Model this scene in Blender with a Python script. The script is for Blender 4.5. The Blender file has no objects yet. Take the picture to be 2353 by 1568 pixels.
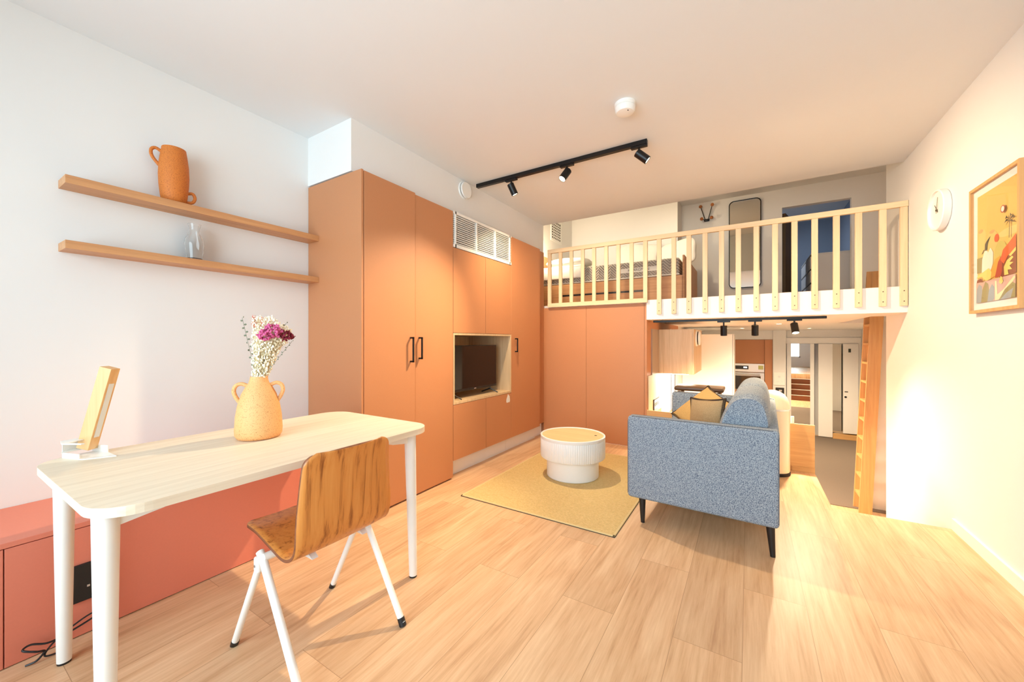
import bpy, bmesh, math, random
from mathutils import Vector, Matrix, Euler
sc = bpy.context.scene
C = sc.collection
R = math.radians
PI = math.pi
rnd = random.Random(7)

# ------------------------------------------------------------------ camera, world, lights, exposure
cam = bpy.data.objects.new('camera', bpy.data.cameras.new('camera'))
cam.data.sensor_width = 36.0
cam.data.lens = 36.0 * 880 / 2353
cam.data.clip_start = 0.02
cam.location = (0, 0, 1.19)
cam.rotation_euler = (R(90), 0, R(31.7))
C.objects.link(cam)
sc.camera = cam

vs = sc.view_settings
vs.view_transform = 'Standard'
vs.look = 'None'
vs.exposure = 0.44
vs.gamma = 1.0
vs.use_curve_mapping = False

world = bpy.data.worlds.new('sky')
sc.world = world
world.use_nodes = True
wb = world.node_tree.nodes['Background']
wb.inputs['Color'].default_value = (0.72, 0.85, 1.0, 1)
wb.inputs['Strength'].default_value = 2.0


def area_light(name, loc, rot, sx, sy, power, col):
    l = bpy.data.lights.new(name, 'AREA')
    l.shape = 'RECTANGLE'
    l.size, l.size_y = sx, sy
    l.energy = power
    l.color = col
    o = bpy.data.objects.new(name, l)
    o.location = loc
    o.rotation_euler = rot
    C.objects.link(o)
    return o


# daylight falling through the big window behind the camera (the light sits outside the glass)
area_light('window_daylight', (-0.85, -1.75, 1.45), (R(90), 0, 0), 3.0, 2.1, 104, (0.72, 0.925, 1.0))


def spot_light(name, loc, target, power, angle, col=(1.0, 0.77, 0.50), blend=1.0, r=0.025):
    l = bpy.data.lights.new(name, 'SPOT')
    l.energy = power
    l.color = col
    l.spot_size = R(angle)
    l.spot_blend = blend
    l.shadow_soft_size = r
    o = bpy.data.objects.new(name, l)
    o.location = loc
    d = Vector(target) - Vector(loc)
    o.rotation_euler = d.to_track_quat('-Z', 'Y').to_euler()
    C.objects.link(o)
    return o


# ------------------------------------------------------------------ constants of the room
XL, XR, XRR = -2.776, 1.105, 1.96
ZC, ZL = 2.69, 3.48
YB, YE, YP = -1.35, 3.52, 4.38
ZS0, ZS1 = 1.425, 1.64
LOW = -0.85
YF = 10.4
XK = -0.955
FR = -2.168          # cabinet front plane


# ------------------------------------------------------------------ materials
def s(r, g, b):
    f = lambda c: (c / 255 / 12.92) if c / 255 <= 0.04045 else ((c / 255 + 0.055) / 1.055) ** 2.4
    return (f(r), f(g), f(b), 1)


def new_mat(name):
    m = bpy.data.materials.new(name)
    m.use_nodes = True
    nt = m.node_tree
    return m, nt, nt.nodes['Principled BSDF']


def node(nt, kind, **kw):
    n = nt.nodes.new(kind)
    for k, v in kw.items():
        setattr(n, k, v)
    return n


def plain(name, col, rough=0.5, metal=0.0, noise=0.0, nscale=40, bump=0.0, spec=None, stretch=(1, 1, 1), coat=0):
    m, nt, p = new_mat(name)
    p.inputs['Base Color'].default_value = col
    p.inputs['Roughness'].default_value = rough
    p.inputs['Metallic'].default_value = metal
    if spec is not None:
        p.inputs['Specular IOR Level'].default_value = spec
    if coat:
        p.inputs['Coat Weight'].default_value = coat
    tc = node(nt, 'ShaderNodeTexCoord')
    mp = node(nt, 'ShaderNodeMapping')
    mp.inputs['Scale'].default_value = stretch
    nz = node(nt, 'ShaderNodeTexNoise')
    nz.inputs['Scale'].default_value = nscale
    nz.inputs['Detail'].default_value = 4
    nt.links.new(tc.outputs['Object'], mp.inputs['Vector'])
    nt.links.new(mp.outputs['Vector'], nz.inputs['Vector'])
    if noise:
        rp = node(nt, 'ShaderNodeMapRange')
        rp.inputs['To Min'].default_value = 1 - noise
        rp.inputs['To Max'].default_value = 1 + noise
        mx = node(nt, 'ShaderNodeMix', data_type='RGBA', blend_type='MULTIPLY')
        mx.inputs['Factor'].default_value = 1
        mx.inputs['A'].default_value = col
        nt.links.new(nz.outputs['Fac'], rp.inputs['Value'])
        nt.links.new(rp.outputs['Result'], mx.inputs['B'])
        nt.links.new(mx.outputs['Result'], p.inputs['Base Color'])
    if bump:
        b = node(nt, 'ShaderNodeBump')
        b.inputs['Strength'].default_value = bump
        b.inputs['Distance'].default_value = 0.002
        nt.links.new(nz.outputs['Fac'], b.inputs['Height'])
        nt.links.new(b.outputs['Normal'], p.inputs['Normal'])
    return m


def wood(name, c1, c2, axis='Z', rough=0.45, scale=1.0, contrast=(0.3, 0.7), bump=0.12, c3=None):
    """grain runs along the axis"""
    m, nt, p = new_mat(name)
    tc = node(nt, 'ShaderNodeTexCoord')
    mp = node(nt, 'ShaderNodeMapping')
    k = {'X': (1.2, 26, 26), 'Y': (26, 1.2, 26), 'Z': (26, 26, 1.2)}[axis]
    mp.inputs['Scale'].default_value = [a * scale for a in k]
    nz = node(nt, 'ShaderNodeTexNoise')
    nz.inputs['Scale'].default_value = 1.6
    nz.inputs['Detail'].default_value = 6
    nz.inputs['Roughness'].default_value = 0.62
    nz.inputs['Distortion'].default_value = 0.35
    cr = node(nt, 'ShaderNodeValToRGB')
    e = cr.color_ramp.elements
    e[0].position, e[0].color = contrast[0], c1
    e[1].position, e[1].color = contrast[1], c2
    if c3:
        q = e.new(0.85)
        q.color = c3
    nt.links.new(tc.outputs['Object'], mp.inputs['Vector'])
    nt.links.new(mp.outputs['Vector'], nz.inputs['Vector'])
    nt.links.new(nz.outputs['Fac'], cr.inputs['Fac'])
    nt.links.new(cr.outputs['Color'], p.inputs['Base Color'])
    p.inputs['Roughness'].default_value = rough
    b = node(nt, 'ShaderNodeBump')
    b.inputs['Strength'].default_value = bump
    b.inputs['Distance'].default_value = 0.001
    nt.links.new(nz.outputs['Fac'], b.inputs['Height'])
    nt.links.new(b.outputs['Normal'], p.inputs['Normal'])
    return m


def floor_mat(name):
    m, nt, p = new_mat(name)
    L = nt.links.new
    tc = node(nt, 'ShaderNodeTexCoord')
    mp = node(nt, 'ShaderNodeMapping')
    mp.inputs['Rotation'].default_value = (0, 0, R(90))
    mp.inputs['Location'].default_value = (0.33, 0.02, 0)
    br = node(nt, 'ShaderNodeTexBrick')
    br.offset = 0.38
    br.inputs['Color1'].default_value = (0.15, 0.15, 0.15, 1)
    br.inputs['Color2'].default_value = (0.95, 0.95, 0.95, 1)
    br.inputs['Mortar'].default_value = (0, 0, 0, 1)
    br.inputs['Scale'].default_value = 1
    br.inputs['Mortar Size'].default_value = 0.0009
    br.inputs['Mortar Smooth'].default_value = 0.1
    br.inputs['Brick Width'].default_value = 1.32
    br.inputs['Row Height'].default_value = 0.24
    L(tc.outputs['Object'], mp.inputs['Vector'])
    L(mp.outputs['Vector'], br.inputs['Vector'])
    # per plank shift of the grain
    sh = node(nt, 'ShaderNodeVectorMath', operation='SCALE')
    sh.inputs['Scale'].default_value = 7.0
    L(br.outputs['Color'], sh.inputs[0])
    ad = node(nt, 'ShaderNodeVectorMath', operation='ADD')
    L(mp.outputs['Vector'], ad.inputs[0])
    L(sh.outputs['Vector'], ad.inputs[1])
    m2 = node(nt, 'ShaderNodeMapping')
    m2.inputs['Scale'].default_value = (1.5, 30, 1)
    L(ad.outputs['Vector'], m2.inputs['Vector'])
    fine = node(nt, 'ShaderNodeTexNoise')
    fine.inputs['Scale'].default_value = 2.2
    fine.inputs['Detail'].default_value = 8
    fine.inputs['Roughness'].default_value = 0.68
    fine.inputs['Distortion'].default_value = 0.3
    L(m2.outputs['Vector'], fine.inputs['Vector'])
    m3 = node(nt, 'ShaderNodeMapping')
    m3.inputs['Scale'].default_value = (0.9, 6.5, 1)
    L(ad.outputs['Vector'], m3.inputs['Vector'])
    wv = node(nt, 'ShaderNodeTexNoise')
    wv.inputs['Scale'].default_value = 1.3
    wv.inputs['Detail'].default_value = 3
    wv.inputs['Distortion'].default_value = 1.6
    L(m3.outputs['Vector'], wv.inputs['Vector'])
    cr = node(nt, 'ShaderNodeValToRGB')
    e = cr.color_ramp.elements
    e[0].position, e[0].color = 0.28, s(178, 134, 96)
    e[1].position, e[1].color = 0.66, s(226, 192, 154)
    q = e.new(0.46)
    q.color = s(208, 168, 128)
    mixf = node(nt, 'ShaderNodeMix', data_type='FLOAT')
    mixf.inputs['Factor'].default_value = 0.45
    L(fine.outputs['Fac'], mixf.inputs['A'])
    L(wv.outputs['Fac'], mixf.inputs['B'])
    L(mixf.outputs['Result'], cr.inputs['Fac'])
    tone = node(nt, 'ShaderNodeMapRange')
    tone.inputs['To Min'].default_value = 0.88
    tone.inputs['To Max'].default_value = 1.10
    L(br.outputs['Color'], tone.inputs['Value'])
    mx = node(nt, 'ShaderNodeMix', data_type='RGBA', blend_type='MULTIPLY')
    mx.inputs['Factor'].default_value = 1
    L(cr.outputs['Color'], mx.inputs['A'])
    L(tone.outputs['Result'], mx.inputs['B'])
    seam = node(nt, 'ShaderNodeMix', data_type='RGBA')
    seam.inputs['B'].default_value = s(150, 108, 72)
    sf = node(nt, 'ShaderNodeMath', operation='MULTIPLY')
    sf.inputs[1].default_value = 0.7
    L(br.outputs['Fac'], sf.inputs[0])
    L(sf.outputs[0], seam.inputs['Factor'])
    L(mx.outputs['Result'], seam.inputs['A'])
    L(seam.outputs['Result'], p.inputs['Base Color'])
    p.inputs['Roughness'].default_value = 0.42
    b = node(nt, 'ShaderNodeBump')
    b.inputs['Strength'].default_value = 0.1
    b.inputs['Distance'].default_value = 0.001
    L(fine.outputs['Fac'], b.inputs['Height'])
    L(b.outputs['Normal'], p.inputs['Normal'])
    return m


def speckle(name, base, dot, scale, thr=0.34, rough=0.6, bump=0.2, second=None):
    """ceramic or cloth with fine dots / flecks"""
    m, nt, p = new_mat(name)
    L = nt.links.new
    tc = node(nt, 'ShaderNodeTexCoord')
    nz = node(nt, 'ShaderNodeTexNoise')
    nz.inputs['Scale'].default_value = scale
    nz.inputs['Detail'].default_value = 3
    L(tc.outputs['Object'], nz.inputs['Vector'])
    cr = node(nt, 'ShaderNodeValToRGB')
    e = cr.color_ramp.elements
    e[0].position, e[0].color = thr, dot
    e[1].position, e[1].color = thr + 0.07, base
    if second:
        q = e.new(0.68)
        q.color = second
        e.new(0.6).color = base
    L(nz.outputs['Fac'], cr.inputs['Fac'])
    L(cr.outputs['Color'], p.inputs['Base Color'])
    p.inputs['Roughness'].default_value = rough
    b = node(nt, 'ShaderNodeBump')
    b.inputs['Strength'].default_value = bump
    b.inputs['Distance'].default_value = 0.001
    L(nz.outputs['Fac'], b.inputs['Height'])
    L(b.outputs['Normal'], p.inputs['Normal'])
    return m


def weave(name, c1, c2, sx, sy, rough=0.9):
    m, nt, p = new_mat(name)
    L = nt.links.new
    tc = node(nt, 'ShaderNodeTexCoord')
    mp = node(nt, 'ShaderNodeMapping')
    mp.inputs['Scale'].default_value = (sx, sy, 1)
    L(tc.outputs['Object'], mp.inputs['Vector'])
    br = node(nt, 'ShaderNodeTexBrick')
    br.inputs['Scale'].default_value = 1
    br.inputs['Brick Width'].default_value = 1.0
    br.inputs['Row Height'].default_value = 0.5
    br.inputs['Mortar Size'].default_value = 0.09
    br.inputs['Mortar Smooth'].default_value = 0.8
    br.inputs['Color1'].default_value = c1
    br.inputs['Color2'].default_value = c2
    br.inputs['Mortar'].default_value = tuple(0.7 * a for a in c1[:3]) + (1,)
    L(mp.outputs['Vector'], br.inputs['Vector'])
    nz = node(nt, 'ShaderNodeTexNoise')
    nz.inputs['Scale'].default_value = 180
    L(tc.outputs['Object'], nz.inputs['Vector'])
    rp = node(nt, 'ShaderNodeMapRange')
    rp.inputs['To Min'].default_value = 0.7
    rp.inputs['To Max'].default_value = 1.25
    L(nz.outputs['Fac'], rp.inputs['Value'])
    mx = node(nt, 'ShaderNodeMix', data_type='RGBA', blend_type='MULTIPLY')
    mx.inputs['Factor'].default_value = 1
    L(br.outputs['Color'], mx.inputs['A'])
    L(rp.outputs['Result'], mx.inputs['B'])
    L(mx.outputs['Result'], p.inputs['Base Color'])
    b = node(nt, 'ShaderNodeBump')
    b.inputs['Strength'].default_value = 0.5
    b.inputs['Distance'].default_value = 0.002
    L(br.outputs['Fac'], b.inputs['Height'])
    b.invert = True
    L(b.outputs['Normal'], p.inputs['Normal'])
    p.inputs['Roughness'].default_value = rough
    return m


def chevron(name, c1, c2):
    """quilted zigzag border of the mattress, in the X-Z plane"""
    m, nt, p = new_mat(name)
    L = nt.links.new
    tc = node(nt, 'ShaderNodeTexCoord')
    sp = node(nt, 'ShaderNodeSeparateXYZ')
    L(tc.outputs['Object'], sp.inputs[0])
    def mth(op, a, b=None):
        n = node(nt, 'ShaderNodeMath', operation=op)
        for i, v in enumerate((a, b)):
            if v is None:
                continue
            if isinstance(v, (int, float)):
                n.inputs[i].default_value = v
            else:
                L(v, n.inputs[i])
        return n.outputs[0]
    pp = mth('PINGPONG', sp.outputs['X'], 0.085)
    q = mth('SUBTRACT', sp.outputs['Z'], pp)
    w = mth('PINGPONG', q, 0.019)
    w = mth('DIVIDE', w, 0.019)
    cr = node(nt, 'ShaderNodeValToRGB')
    e = cr.color_ramp.elements
    e[0].position, e[0].color = 0.05, c1
    e[1].position, e[1].color = 0.4, c2
    L(w, cr.inputs['Fac'])
    L(cr.outputs['Color'], p.inputs['Base Color'])
    b = node(nt, 'ShaderNodeBump')
    b.inputs['Strength'].default_value = 0.8
    b.inputs['Distance'].default_value = 0.012
    L(w, b.inputs['Height'])
    L(b.outputs['Normal'], p.inputs['Normal'])
    p.inputs['Roughness'].default_value = 0.9
    return m


def emit(name, col, strength):
    m, nt, p = new_mat(name)
    p.inputs['Base Color'].default_value = (0.9, 0.9, 0.9, 1)
    p.inputs['Emission Color'].default_value = col
    p.inputs['Emission Strength'].default_value = strength
    return m


def glass_pane(name, fixed=None):
    m, nt, p = new_mat(name)
    out = nt.nodes['Material Output']
    tr = node(nt, 'ShaderNodeBsdfTransparent')
    gl = node(nt, 'ShaderNodeBsdfGlossy')
    gl.inputs['Roughness'].default_value = 0.02
    fr = node(nt, 'ShaderNodeFresnel')
    fr.inputs['IOR'].default_value = 1.3
    mx = node(nt, 'ShaderNodeMixShader')
    if fixed is None:
        nt.links.new(fr.outputs[0], mx.inputs[0])
    else:
        mx.inputs[0].default_value = fixed
    nt.links.new(tr.outputs[0], mx.inputs[1])
    nt.links.new(gl.outputs[0], mx.inputs[2])
    nt.links.new(mx.outputs[0], out.inputs['Surface'])
    return m


def clear_glass(name):
    m, nt, p = new_mat(name)
    p.inputs['Base Color'].default_value = (0.97, 0.98, 0.98, 1)
    p.inputs['Transmission Weight'].default_value = 1
    p.inputs['Roughness'].default_value = 0.0
    p.inputs['IOR'].default_value = 1.35
    return m


M = {}
M['wall'] = plain('wall_paint', s(232, 231, 229), 0.85, noise=0.012, nscale=3, bump=0.04)
M['ceil'] = plain('ceiling_paint', s(228, 231, 232), 0.9, noise=0.01, nscale=3)
M['white'] = plain('white_lacquer', s(238, 237, 234), 0.4, noise=0.01)
M['white_metal'] = plain('white_powder_coat', s(240, 240, 236), 0.35, noise=0.01)
M['terra'] = plain('terracotta_laminate', s(191, 130, 88), 0.5, noise=0.035, nscale=120, bump=0.02)
M['bench'] = plain('coral_laminate', s(222, 130, 106), 0.5, noise=0.03, nscale=120, bump=0.02)
M['floor'] = floor_mat('oak_plank_floor')
M['low'] = wood('lower_floor_wood', s(190, 150, 110), s(215, 180, 140), 'Y')
M['stairwood'] = wood('stair_oak', s(84, 44, 22), s(118, 66, 36), 'X')
M['carpet'] = plain('dark_carpet', s(112, 99, 88), 0.95, noise=0.25, nscale=300, bump=0.3)
M['shelf'] = wood('shelf_oak', s(186, 130, 84), s(212, 158, 108), 'Y')
M['desk'] = wood('desk_oak_laminate', s(220, 203, 178), s(237, 223, 200), 'Y', rough=0.5)
M['deskedge'] = wood('desk_edge', s(196, 172, 142), s(222, 200, 172), 'Y', rough=0.5)
M['ply'] = wood('chair_plywood', s(138, 74, 28), s(206, 132, 62), 'Z', rough=0.3, scale=1.05, contrast=(0.31, 0.47), c3=s(222, 156, 84))
M['plyedge'] = wood('chair_ply_edge', s(110, 60, 35), s(150, 92, 58), 'X', rough=0.5)
M['black'] = plain('black_plastic', s(22, 22, 24), 0.4, noise=0.05)
M['blackmetal'] = plain('black_metal', s(20, 20, 22), 0.35, metal=0.3, noise=0.05)
M['gap'] = plain('dark_recess', s(40, 30, 26), 0.9, noise=0.05)
M['terraccotta_jug'] = speckle('orange_ceramic', s(206, 118, 44), s(158, 80, 26), 330, 0.37, 0.65, 0.35)
M['vase'] = speckle('peach_ceramic', s(232, 172, 112), s(172, 112, 56), 330, 0.35, 0.65, 0.25)
M['glass'] = clear_glass('carafe_glass')
M['pane'] = glass_pane('window_glass')
M['glazing'] = glass_pane('picture_glass', 0.07)
M['mirror'] = plain('mirror_silver', (0.86, 0.87, 0.86, 1), 0.0, metal=1.0)
M['sofa'] = speckle('blue_grey_tweed', s(146, 158, 170), s(84, 97, 117), 230, 0.42, 0.95, 0.4, second=s(184, 191, 196))
M['sofagrey'] = speckle('grey_tweed', s(150, 150, 150), s(108, 108, 112), 230, 0.40, 0.95, 0.4, second=s(170, 170, 168))
M['soleg'] = wood('black_stained_leg', s(16, 12, 12), s(30, 24, 22), 'Z')
M['piping'] = plain('dark_piping', s(92, 98, 108), 0.9, noise=0.1)
M['rug'] = weave('jute_weave', s(226, 198, 138), s(211, 181, 118), 70, 70)
M['rugedge'] = plain('rug_binding', s(214, 192, 140), 0.9, noise=0.1, nscale=200)
M['rugside'] = plain('rug_dark_backing', s(60, 52, 44), 0.95, noise=0.1)
M['tabletop'] = wood('pale_oak_tray', s(224, 190, 138), s(236, 208, 160), 'X')
M['oak'] = wood('oak_panel', s(198, 150, 92), s(216, 172, 114), 'X', rough=0.5)
M['oakz'] = wood('oak_upright', s(196, 146, 92), s(216, 170, 114), 'Z', rough=0.5)
M['pine'] = wood('pine_rail', s(226, 192, 150), s(238, 212, 172), 'Z', scale=0.7, contrast=(0.25, 0.6))
M['pinex'] = wood('pine_rail_long', s(226, 192, 150), s(238, 212, 172), 'X', scale=0.7, contrast=(0.25, 0.6))
M['screw'] = plain('screw_head', s(84, 66, 50), 0.5, metal=0.4)
M['lightoak'] = wood('light_oak_cabinet', s(196, 164, 124), s(218, 190, 152), 'Z')
M['shadedoak'] = wood('shaded_oak_panel', s(150, 130, 112), s(176, 156, 136), 'Z')  # same wood as the light oak, with its shade put into the colour
M['bin'] = plain('cream_enamel', s(228, 214, 184), 0.3, noise=0.01, coat=0.3)
M['stool'] = wood('dark_stool_wood', s(66, 42, 22), s(98, 66, 34), 'X', rough=0.35)
M['pillow'] = weave('ochre_linen', s(206, 172, 112), s(196, 160, 98), 260, 260)
M['shaded'] = weave('shaded_ochre_linen', s(176, 150, 112), s(164, 138, 100), 260, 260)  # the ochre fabric again, darkened for the cushion turned from the light
M['stitch'] = plain('dark_yarn', s(52, 34, 26), 0.9, noise=0.1)
M['linen'] = plain('white_bed_linen', s(236, 234, 228), 0.9, noise=0.03, nscale=20, bump=0.1)
M['mattress'] = chevron('quilted_mattress', s(128, 120, 112), s(190, 184, 176))
M['mattresspl'] = plain('mattress_border', s(150, 142, 138), 0.9, noise=0.05)
M['bedwood'] = wood('bed_wood', s(178, 128, 84), s(204, 156, 110), 'X')
M['hookball'] = wood('hook_ball_wood', s(160, 92, 44), s(190, 120, 64), 'Z')
M['alcove'] = plain('blue_grey_paint', s(140, 150, 168), 0.85, noise=0.01)
M['brown'] = plain('brown_door_paint', s(92, 72, 40), 0.6, noise=0.05)
M['dresser'] = plain('white_dresser', s(206, 204, 204), 0.5, noise=0.01)
M['steel'] = plain('brushed_steel', s(206, 206, 206), 0.35, metal=0.85, noise=0.06, nscale=30, stretch=(1, 1, 40))
M['ovenglass'] = plain('oven_glass', s(34, 16, 12), 0.06, noise=0.02)
M['screen'] = plain('tv_screen', s(14, 10, 12), 0.05, noise=0.01)
M['label'] = plain('woven_label', s(228, 226, 220), 0.8, noise=0.02)
M['ink'] = plain('label_ink', s(96, 90, 84), 0.8)
M['yellow'] = plain('yellow_sticker', s(190, 190, 120), 0.6, noise=0.15, nscale=90)
M['off'] = plain('frosted_diffuser', s(222, 226, 226), 0.35, noise=0.01)
M['lampwood'] = wood('lamp_beech', s(214, 164, 106), s(232, 190, 136), 'Z', rough=0.45)
M['glow'] = emit('lamp_lens_lit', (1.0, 0.80, 0.50, 1), 18)
M['led'] = emit('led_strip', (1.0, 0.90, 0.70, 1), 90)


# ------------------------------------------------------------------ mesh helpers (all in world coordinates)
def nb():
    return bmesh.new()


def merge(bm, other):
    me = bpy.data.meshes.new('tmp')
    other.to_mesh(me)
    other.free()
    bm.from_mesh(me)
    bpy.data.meshes.remove(me)


def box(bm, x0, x1, y0, y1, z0, z1, bev=0.0, seg=2, mt=None, mi=0):
    t = bmesh.new()
    bmesh.ops.create_cube(t, size=1)
    sx, sy, sz = abs(x1 - x0), abs(y1 - y0), abs(z1 - z0)
    for v in t.verts:
        v.co = Vector(((x0 + x1) / 2 + v.co.x * sx, (y0 + y1) / 2 + v.co.y * sy, (z0 + z1) / 2 + v.co.z * sz))
    if bev:
        bmesh.ops.bevel(t, geom=list(t.edges), offset=bev, segments=seg, profile=0.5, affect='EDGES')
    if mt is not None:
        bmesh.ops.transform(t, matrix=mt, verts=t.verts)
    for f in t.faces:
        f.material_index = mi
    merge(bm, t)
    return bm


def frame_of(d):
    d = d.normalized()
    up = Vector((0, 0, 1)) if abs(d.z) < 0.95 else Vector((1, 0, 0))
    a = d.cross(up).normalized()
    return a, d.cross(a).normalized()


def cone(bm, p0, p1, r0, r1, seg=24, mi=0):
    p0, p1 = Vector(p0), Vector(p1)
    a, b = frame_of(p1 - p0)
    r = []
    for p, rr in ((p0, r0), (p1, r1)):
        r.append([bm.verts.new(p + (a * math.cos(2 * PI * i / seg) + b * math.sin(2 * PI * i / seg)) * rr) for i in range(seg)])
    fs = []
    for i in range(seg):
        j = (i + 1) % seg
        fs.append(bm.faces.new((r[0][i], r[0][j], r[1][j], r[1][i])))
    fs.append(bm.faces.new(r[0][::-1]))
    fs.append(bm.faces.new(r[1]))
    for f in fs:
        f.material_index = mi
    return bm


def tube(bm, pts, r, seg=8, closed=False, radii=None, mi=0):
    pts = [Vector(p) for p in pts]
    n = len(pts)
    rings = []
    a = None
    for i, p in enumerate(pts):
        if closed:
            d = pts[(i + 1) % n] - pts[i - 1]
        else:
            d = pts[min(i + 1, n - 1)] - pts[max(i - 1, 0)]
        d.normalize()
        if a is None:
            a, b = frame_of(d)
        else:
            a = (a - d * a.dot(d)).normalized()
            b = d.cross(a)
        rr = radii[i] if radii else r
        rings.append([bm.verts.new(p + (a * math.cos(2 * PI * k / seg) + b * math.sin(2 * PI * k / seg)) * rr) for k in range(seg)])
    for i in range(n if closed else n - 1):
        q, w = rings[i], rings[(i + 1) % n]
        for k in range(seg):
            j = (k + 1) % seg
            f = bm.faces.new((q[k], q[j], w[j], w[k]))
            f.material_index = mi
    if not closed:
        bm.faces.new(rings[0][::-1]).material_index = mi
        bm.faces.new(rings[-1]).material_index = mi
    return bm


def smooth_pts(pts, n=8):
    """Catmull-Rom"""
    P = [Vector(p) for p in pts]
    P = [P[0] * 2 - P[1]] + P + [P[-1] * 2 - P[-2]]
    out = []
    for i in range(1, len(P) - 2):
        for k in range(n):
            t = k / n
            a, b, c, d = P[i - 1], P[i], P[i + 1], P[i + 2]
            out.append(0.5 * ((2 * b) + (c - a) * t + (2 * a - 5 * b + 4 * c - d) * t * t + (3 * b - a - 3 * c + d) * t ** 3))
    out.append(P[-2])
    return out


def lathe(bm, prof, cx, cy, seg=48, mi=0, flute=None):
    """prof: (r, z) list, r=0 allowed at the ends"""
    rings = []
    for r, z in prof:
        if r <= 1e-6:
            rings.append([bm.verts.new((cx, cy, z))])
        else:
            rings.append([bm.verts.new((cx + r * math.cos(2 * PI * i / seg), cy + r * math.sin(2 * PI * i / seg), z)) for i in range(seg)])
    for q, w in zip(rings, rings[1:]):
        for i in range(seg):
            j = (i + 1) % seg
            if len(q) == 1 and len(w) == 1:
                continue
            if len(q) == 1:
                f = bm.faces.new((q[0], w[j], w[i]))
            elif len(w) == 1:
                f = bm.faces.new((q[i], q[j], w[0]))
            else:
                f = bm.faces.new((q[i], q[j], w[j], w[i]))
            f.material_index = mi
    return bm


def prism(bm, poly, z0, z1, fn=None, mi=0):
    """poly in (a, b), extruded z0..z1; fn maps (a, b, c) to world"""
    fn = fn or (lambda a, b, c: (a, b, c))
    lo = [bm.verts.new(fn(a, b, z0)) for a, b in poly]
    hi = [bm.verts.new(fn(a, b, z1)) for a, b in poly]
    n = len(poly)
    fs = [bm.faces.new(lo[::-1]), bm.faces.new(hi)]
    for i in range(n):
        j = (i + 1) % n
        fs.append(bm.faces.new((lo[i], lo[j], hi[j], hi[i])))
    for f in fs:
        f.material_index = mi
    return bm


def rrect(x0, x1, y0, y1, r, n=8):
    out = []
    for cx, cy, a0 in ((x1 - r, y1 - r, 0), (x0 + r, y1 - r, 90), (x0 + r, y0 + r, 180), (x1 - r, y0 + r, 270)):
        for k in range(n + 1):
            a = R(a0 + 90 * k / n)
            out.append((cx + r * math.cos(a), cy + r * math.sin(a)))
    return out


def ball(bm, c, r, sub=1, sc3=(1, 1, 1), mi=0, rot=None):
    t = bmesh.new()
    bmesh.ops.create_icosphere(t, subdivisions=sub, radius=r)
    m = Matrix.Diagonal((*sc3, 1))
    if rot is not None:
        m = rot @ m
    bmesh.ops.transform(t, matrix=Matrix.Translation(c) @ m, verts=t.verts)
    for f in t.faces:
        f.material_index = mi
    merge(bm, t)


def base_of(o):
    v = Vector((0, 0, 0))
    while o is not None:
        v += o.location
        o = o.parent
    return v


def part(name, bm, m, parent=None, smooth=False, label=None, loc=None, angle=38):
    bmesh.ops.recalc_face_normals(bm, faces=bm.faces)
    me = bpy.data.meshes.new(name)
    off = base_of(parent) if parent is not None else Vector(loc or (0, 0, 0))
    for v in bm.verts:
        v.co -= off
    bm.to_mesh(me)
    bm.free()
    for x in (m if isinstance(m, (list, tuple)) else [m]):
        me.materials.append(x)
    o = bpy.data.objects.new(name, me)
    if parent is not None:
        o.parent = parent
    elif loc:
        o.location = loc
    if smooth:
        for p in me.polygons:
            p.use_smooth = True
        me.set_sharp_from_angle(angle=R(angle))
    if label:
        o['label'] = label
    C.objects.link(o)
    return o


def thing(name, label, cat, loc=(0, 0, 0), group=None):
    o = bpy.data.objects.new(name, None)
    o.empty_display_size = 0.1
    o.location = loc
    o['label'] = label
    o['category'] = cat
    if group:
        o['group'] = group
    C.objects.link(o)
    return o


def tag(o, label, cat, group=None):
    o['label'] = label
    o['category'] = cat
    if group:
        o['group'] = group
    return o


def struct(name, bm, m, parent=None, smooth=False):
    o = part(name, bm, m, parent, smooth)
    if parent is None:
        o['kind'] = 'structure'
    return o


def boxes(*bs):
    bm = nb()
    for b in bs:
        box(bm, *b)
    return bm


# ================================================================== THE SETTING
struct('floor', boxes((XL, XR, YB, YE, LOW, 0), (XL, 0.507, YE, YP, LOW, 0)), M['floor'])
struct('floor_lower', boxes((XK - 0.1, XRR, YP, 11.0, LOW - 0.1, LOW), (0.507, XR, YE, YP, LOW - 0.1, LOW)), M['low'])
struct('floor_carpet', boxes((XK, XRR, 6.15, YF, LOW, LOW + 0.008)), M['carpet'])
st = nb()
for k in range(1, 5):
    box(st, 0.508, XR - 0.001, YE + 0.001, YE + 0.24 * (5 - k), LOW, LOW + 0.17 * k)
struct('stairs', st, M['stairwood'])
sn = nb()
for k in range(1, 5):
    y = YE + 0.24 * (5 - k)
    box(sn, 0.508, XR - 0.001, y - 0.02, y + 0.012, LOW + 0.17 * k, LOW + 0.17 * k + 0.012)
struct('trim_1', sn, M['white'])

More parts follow.
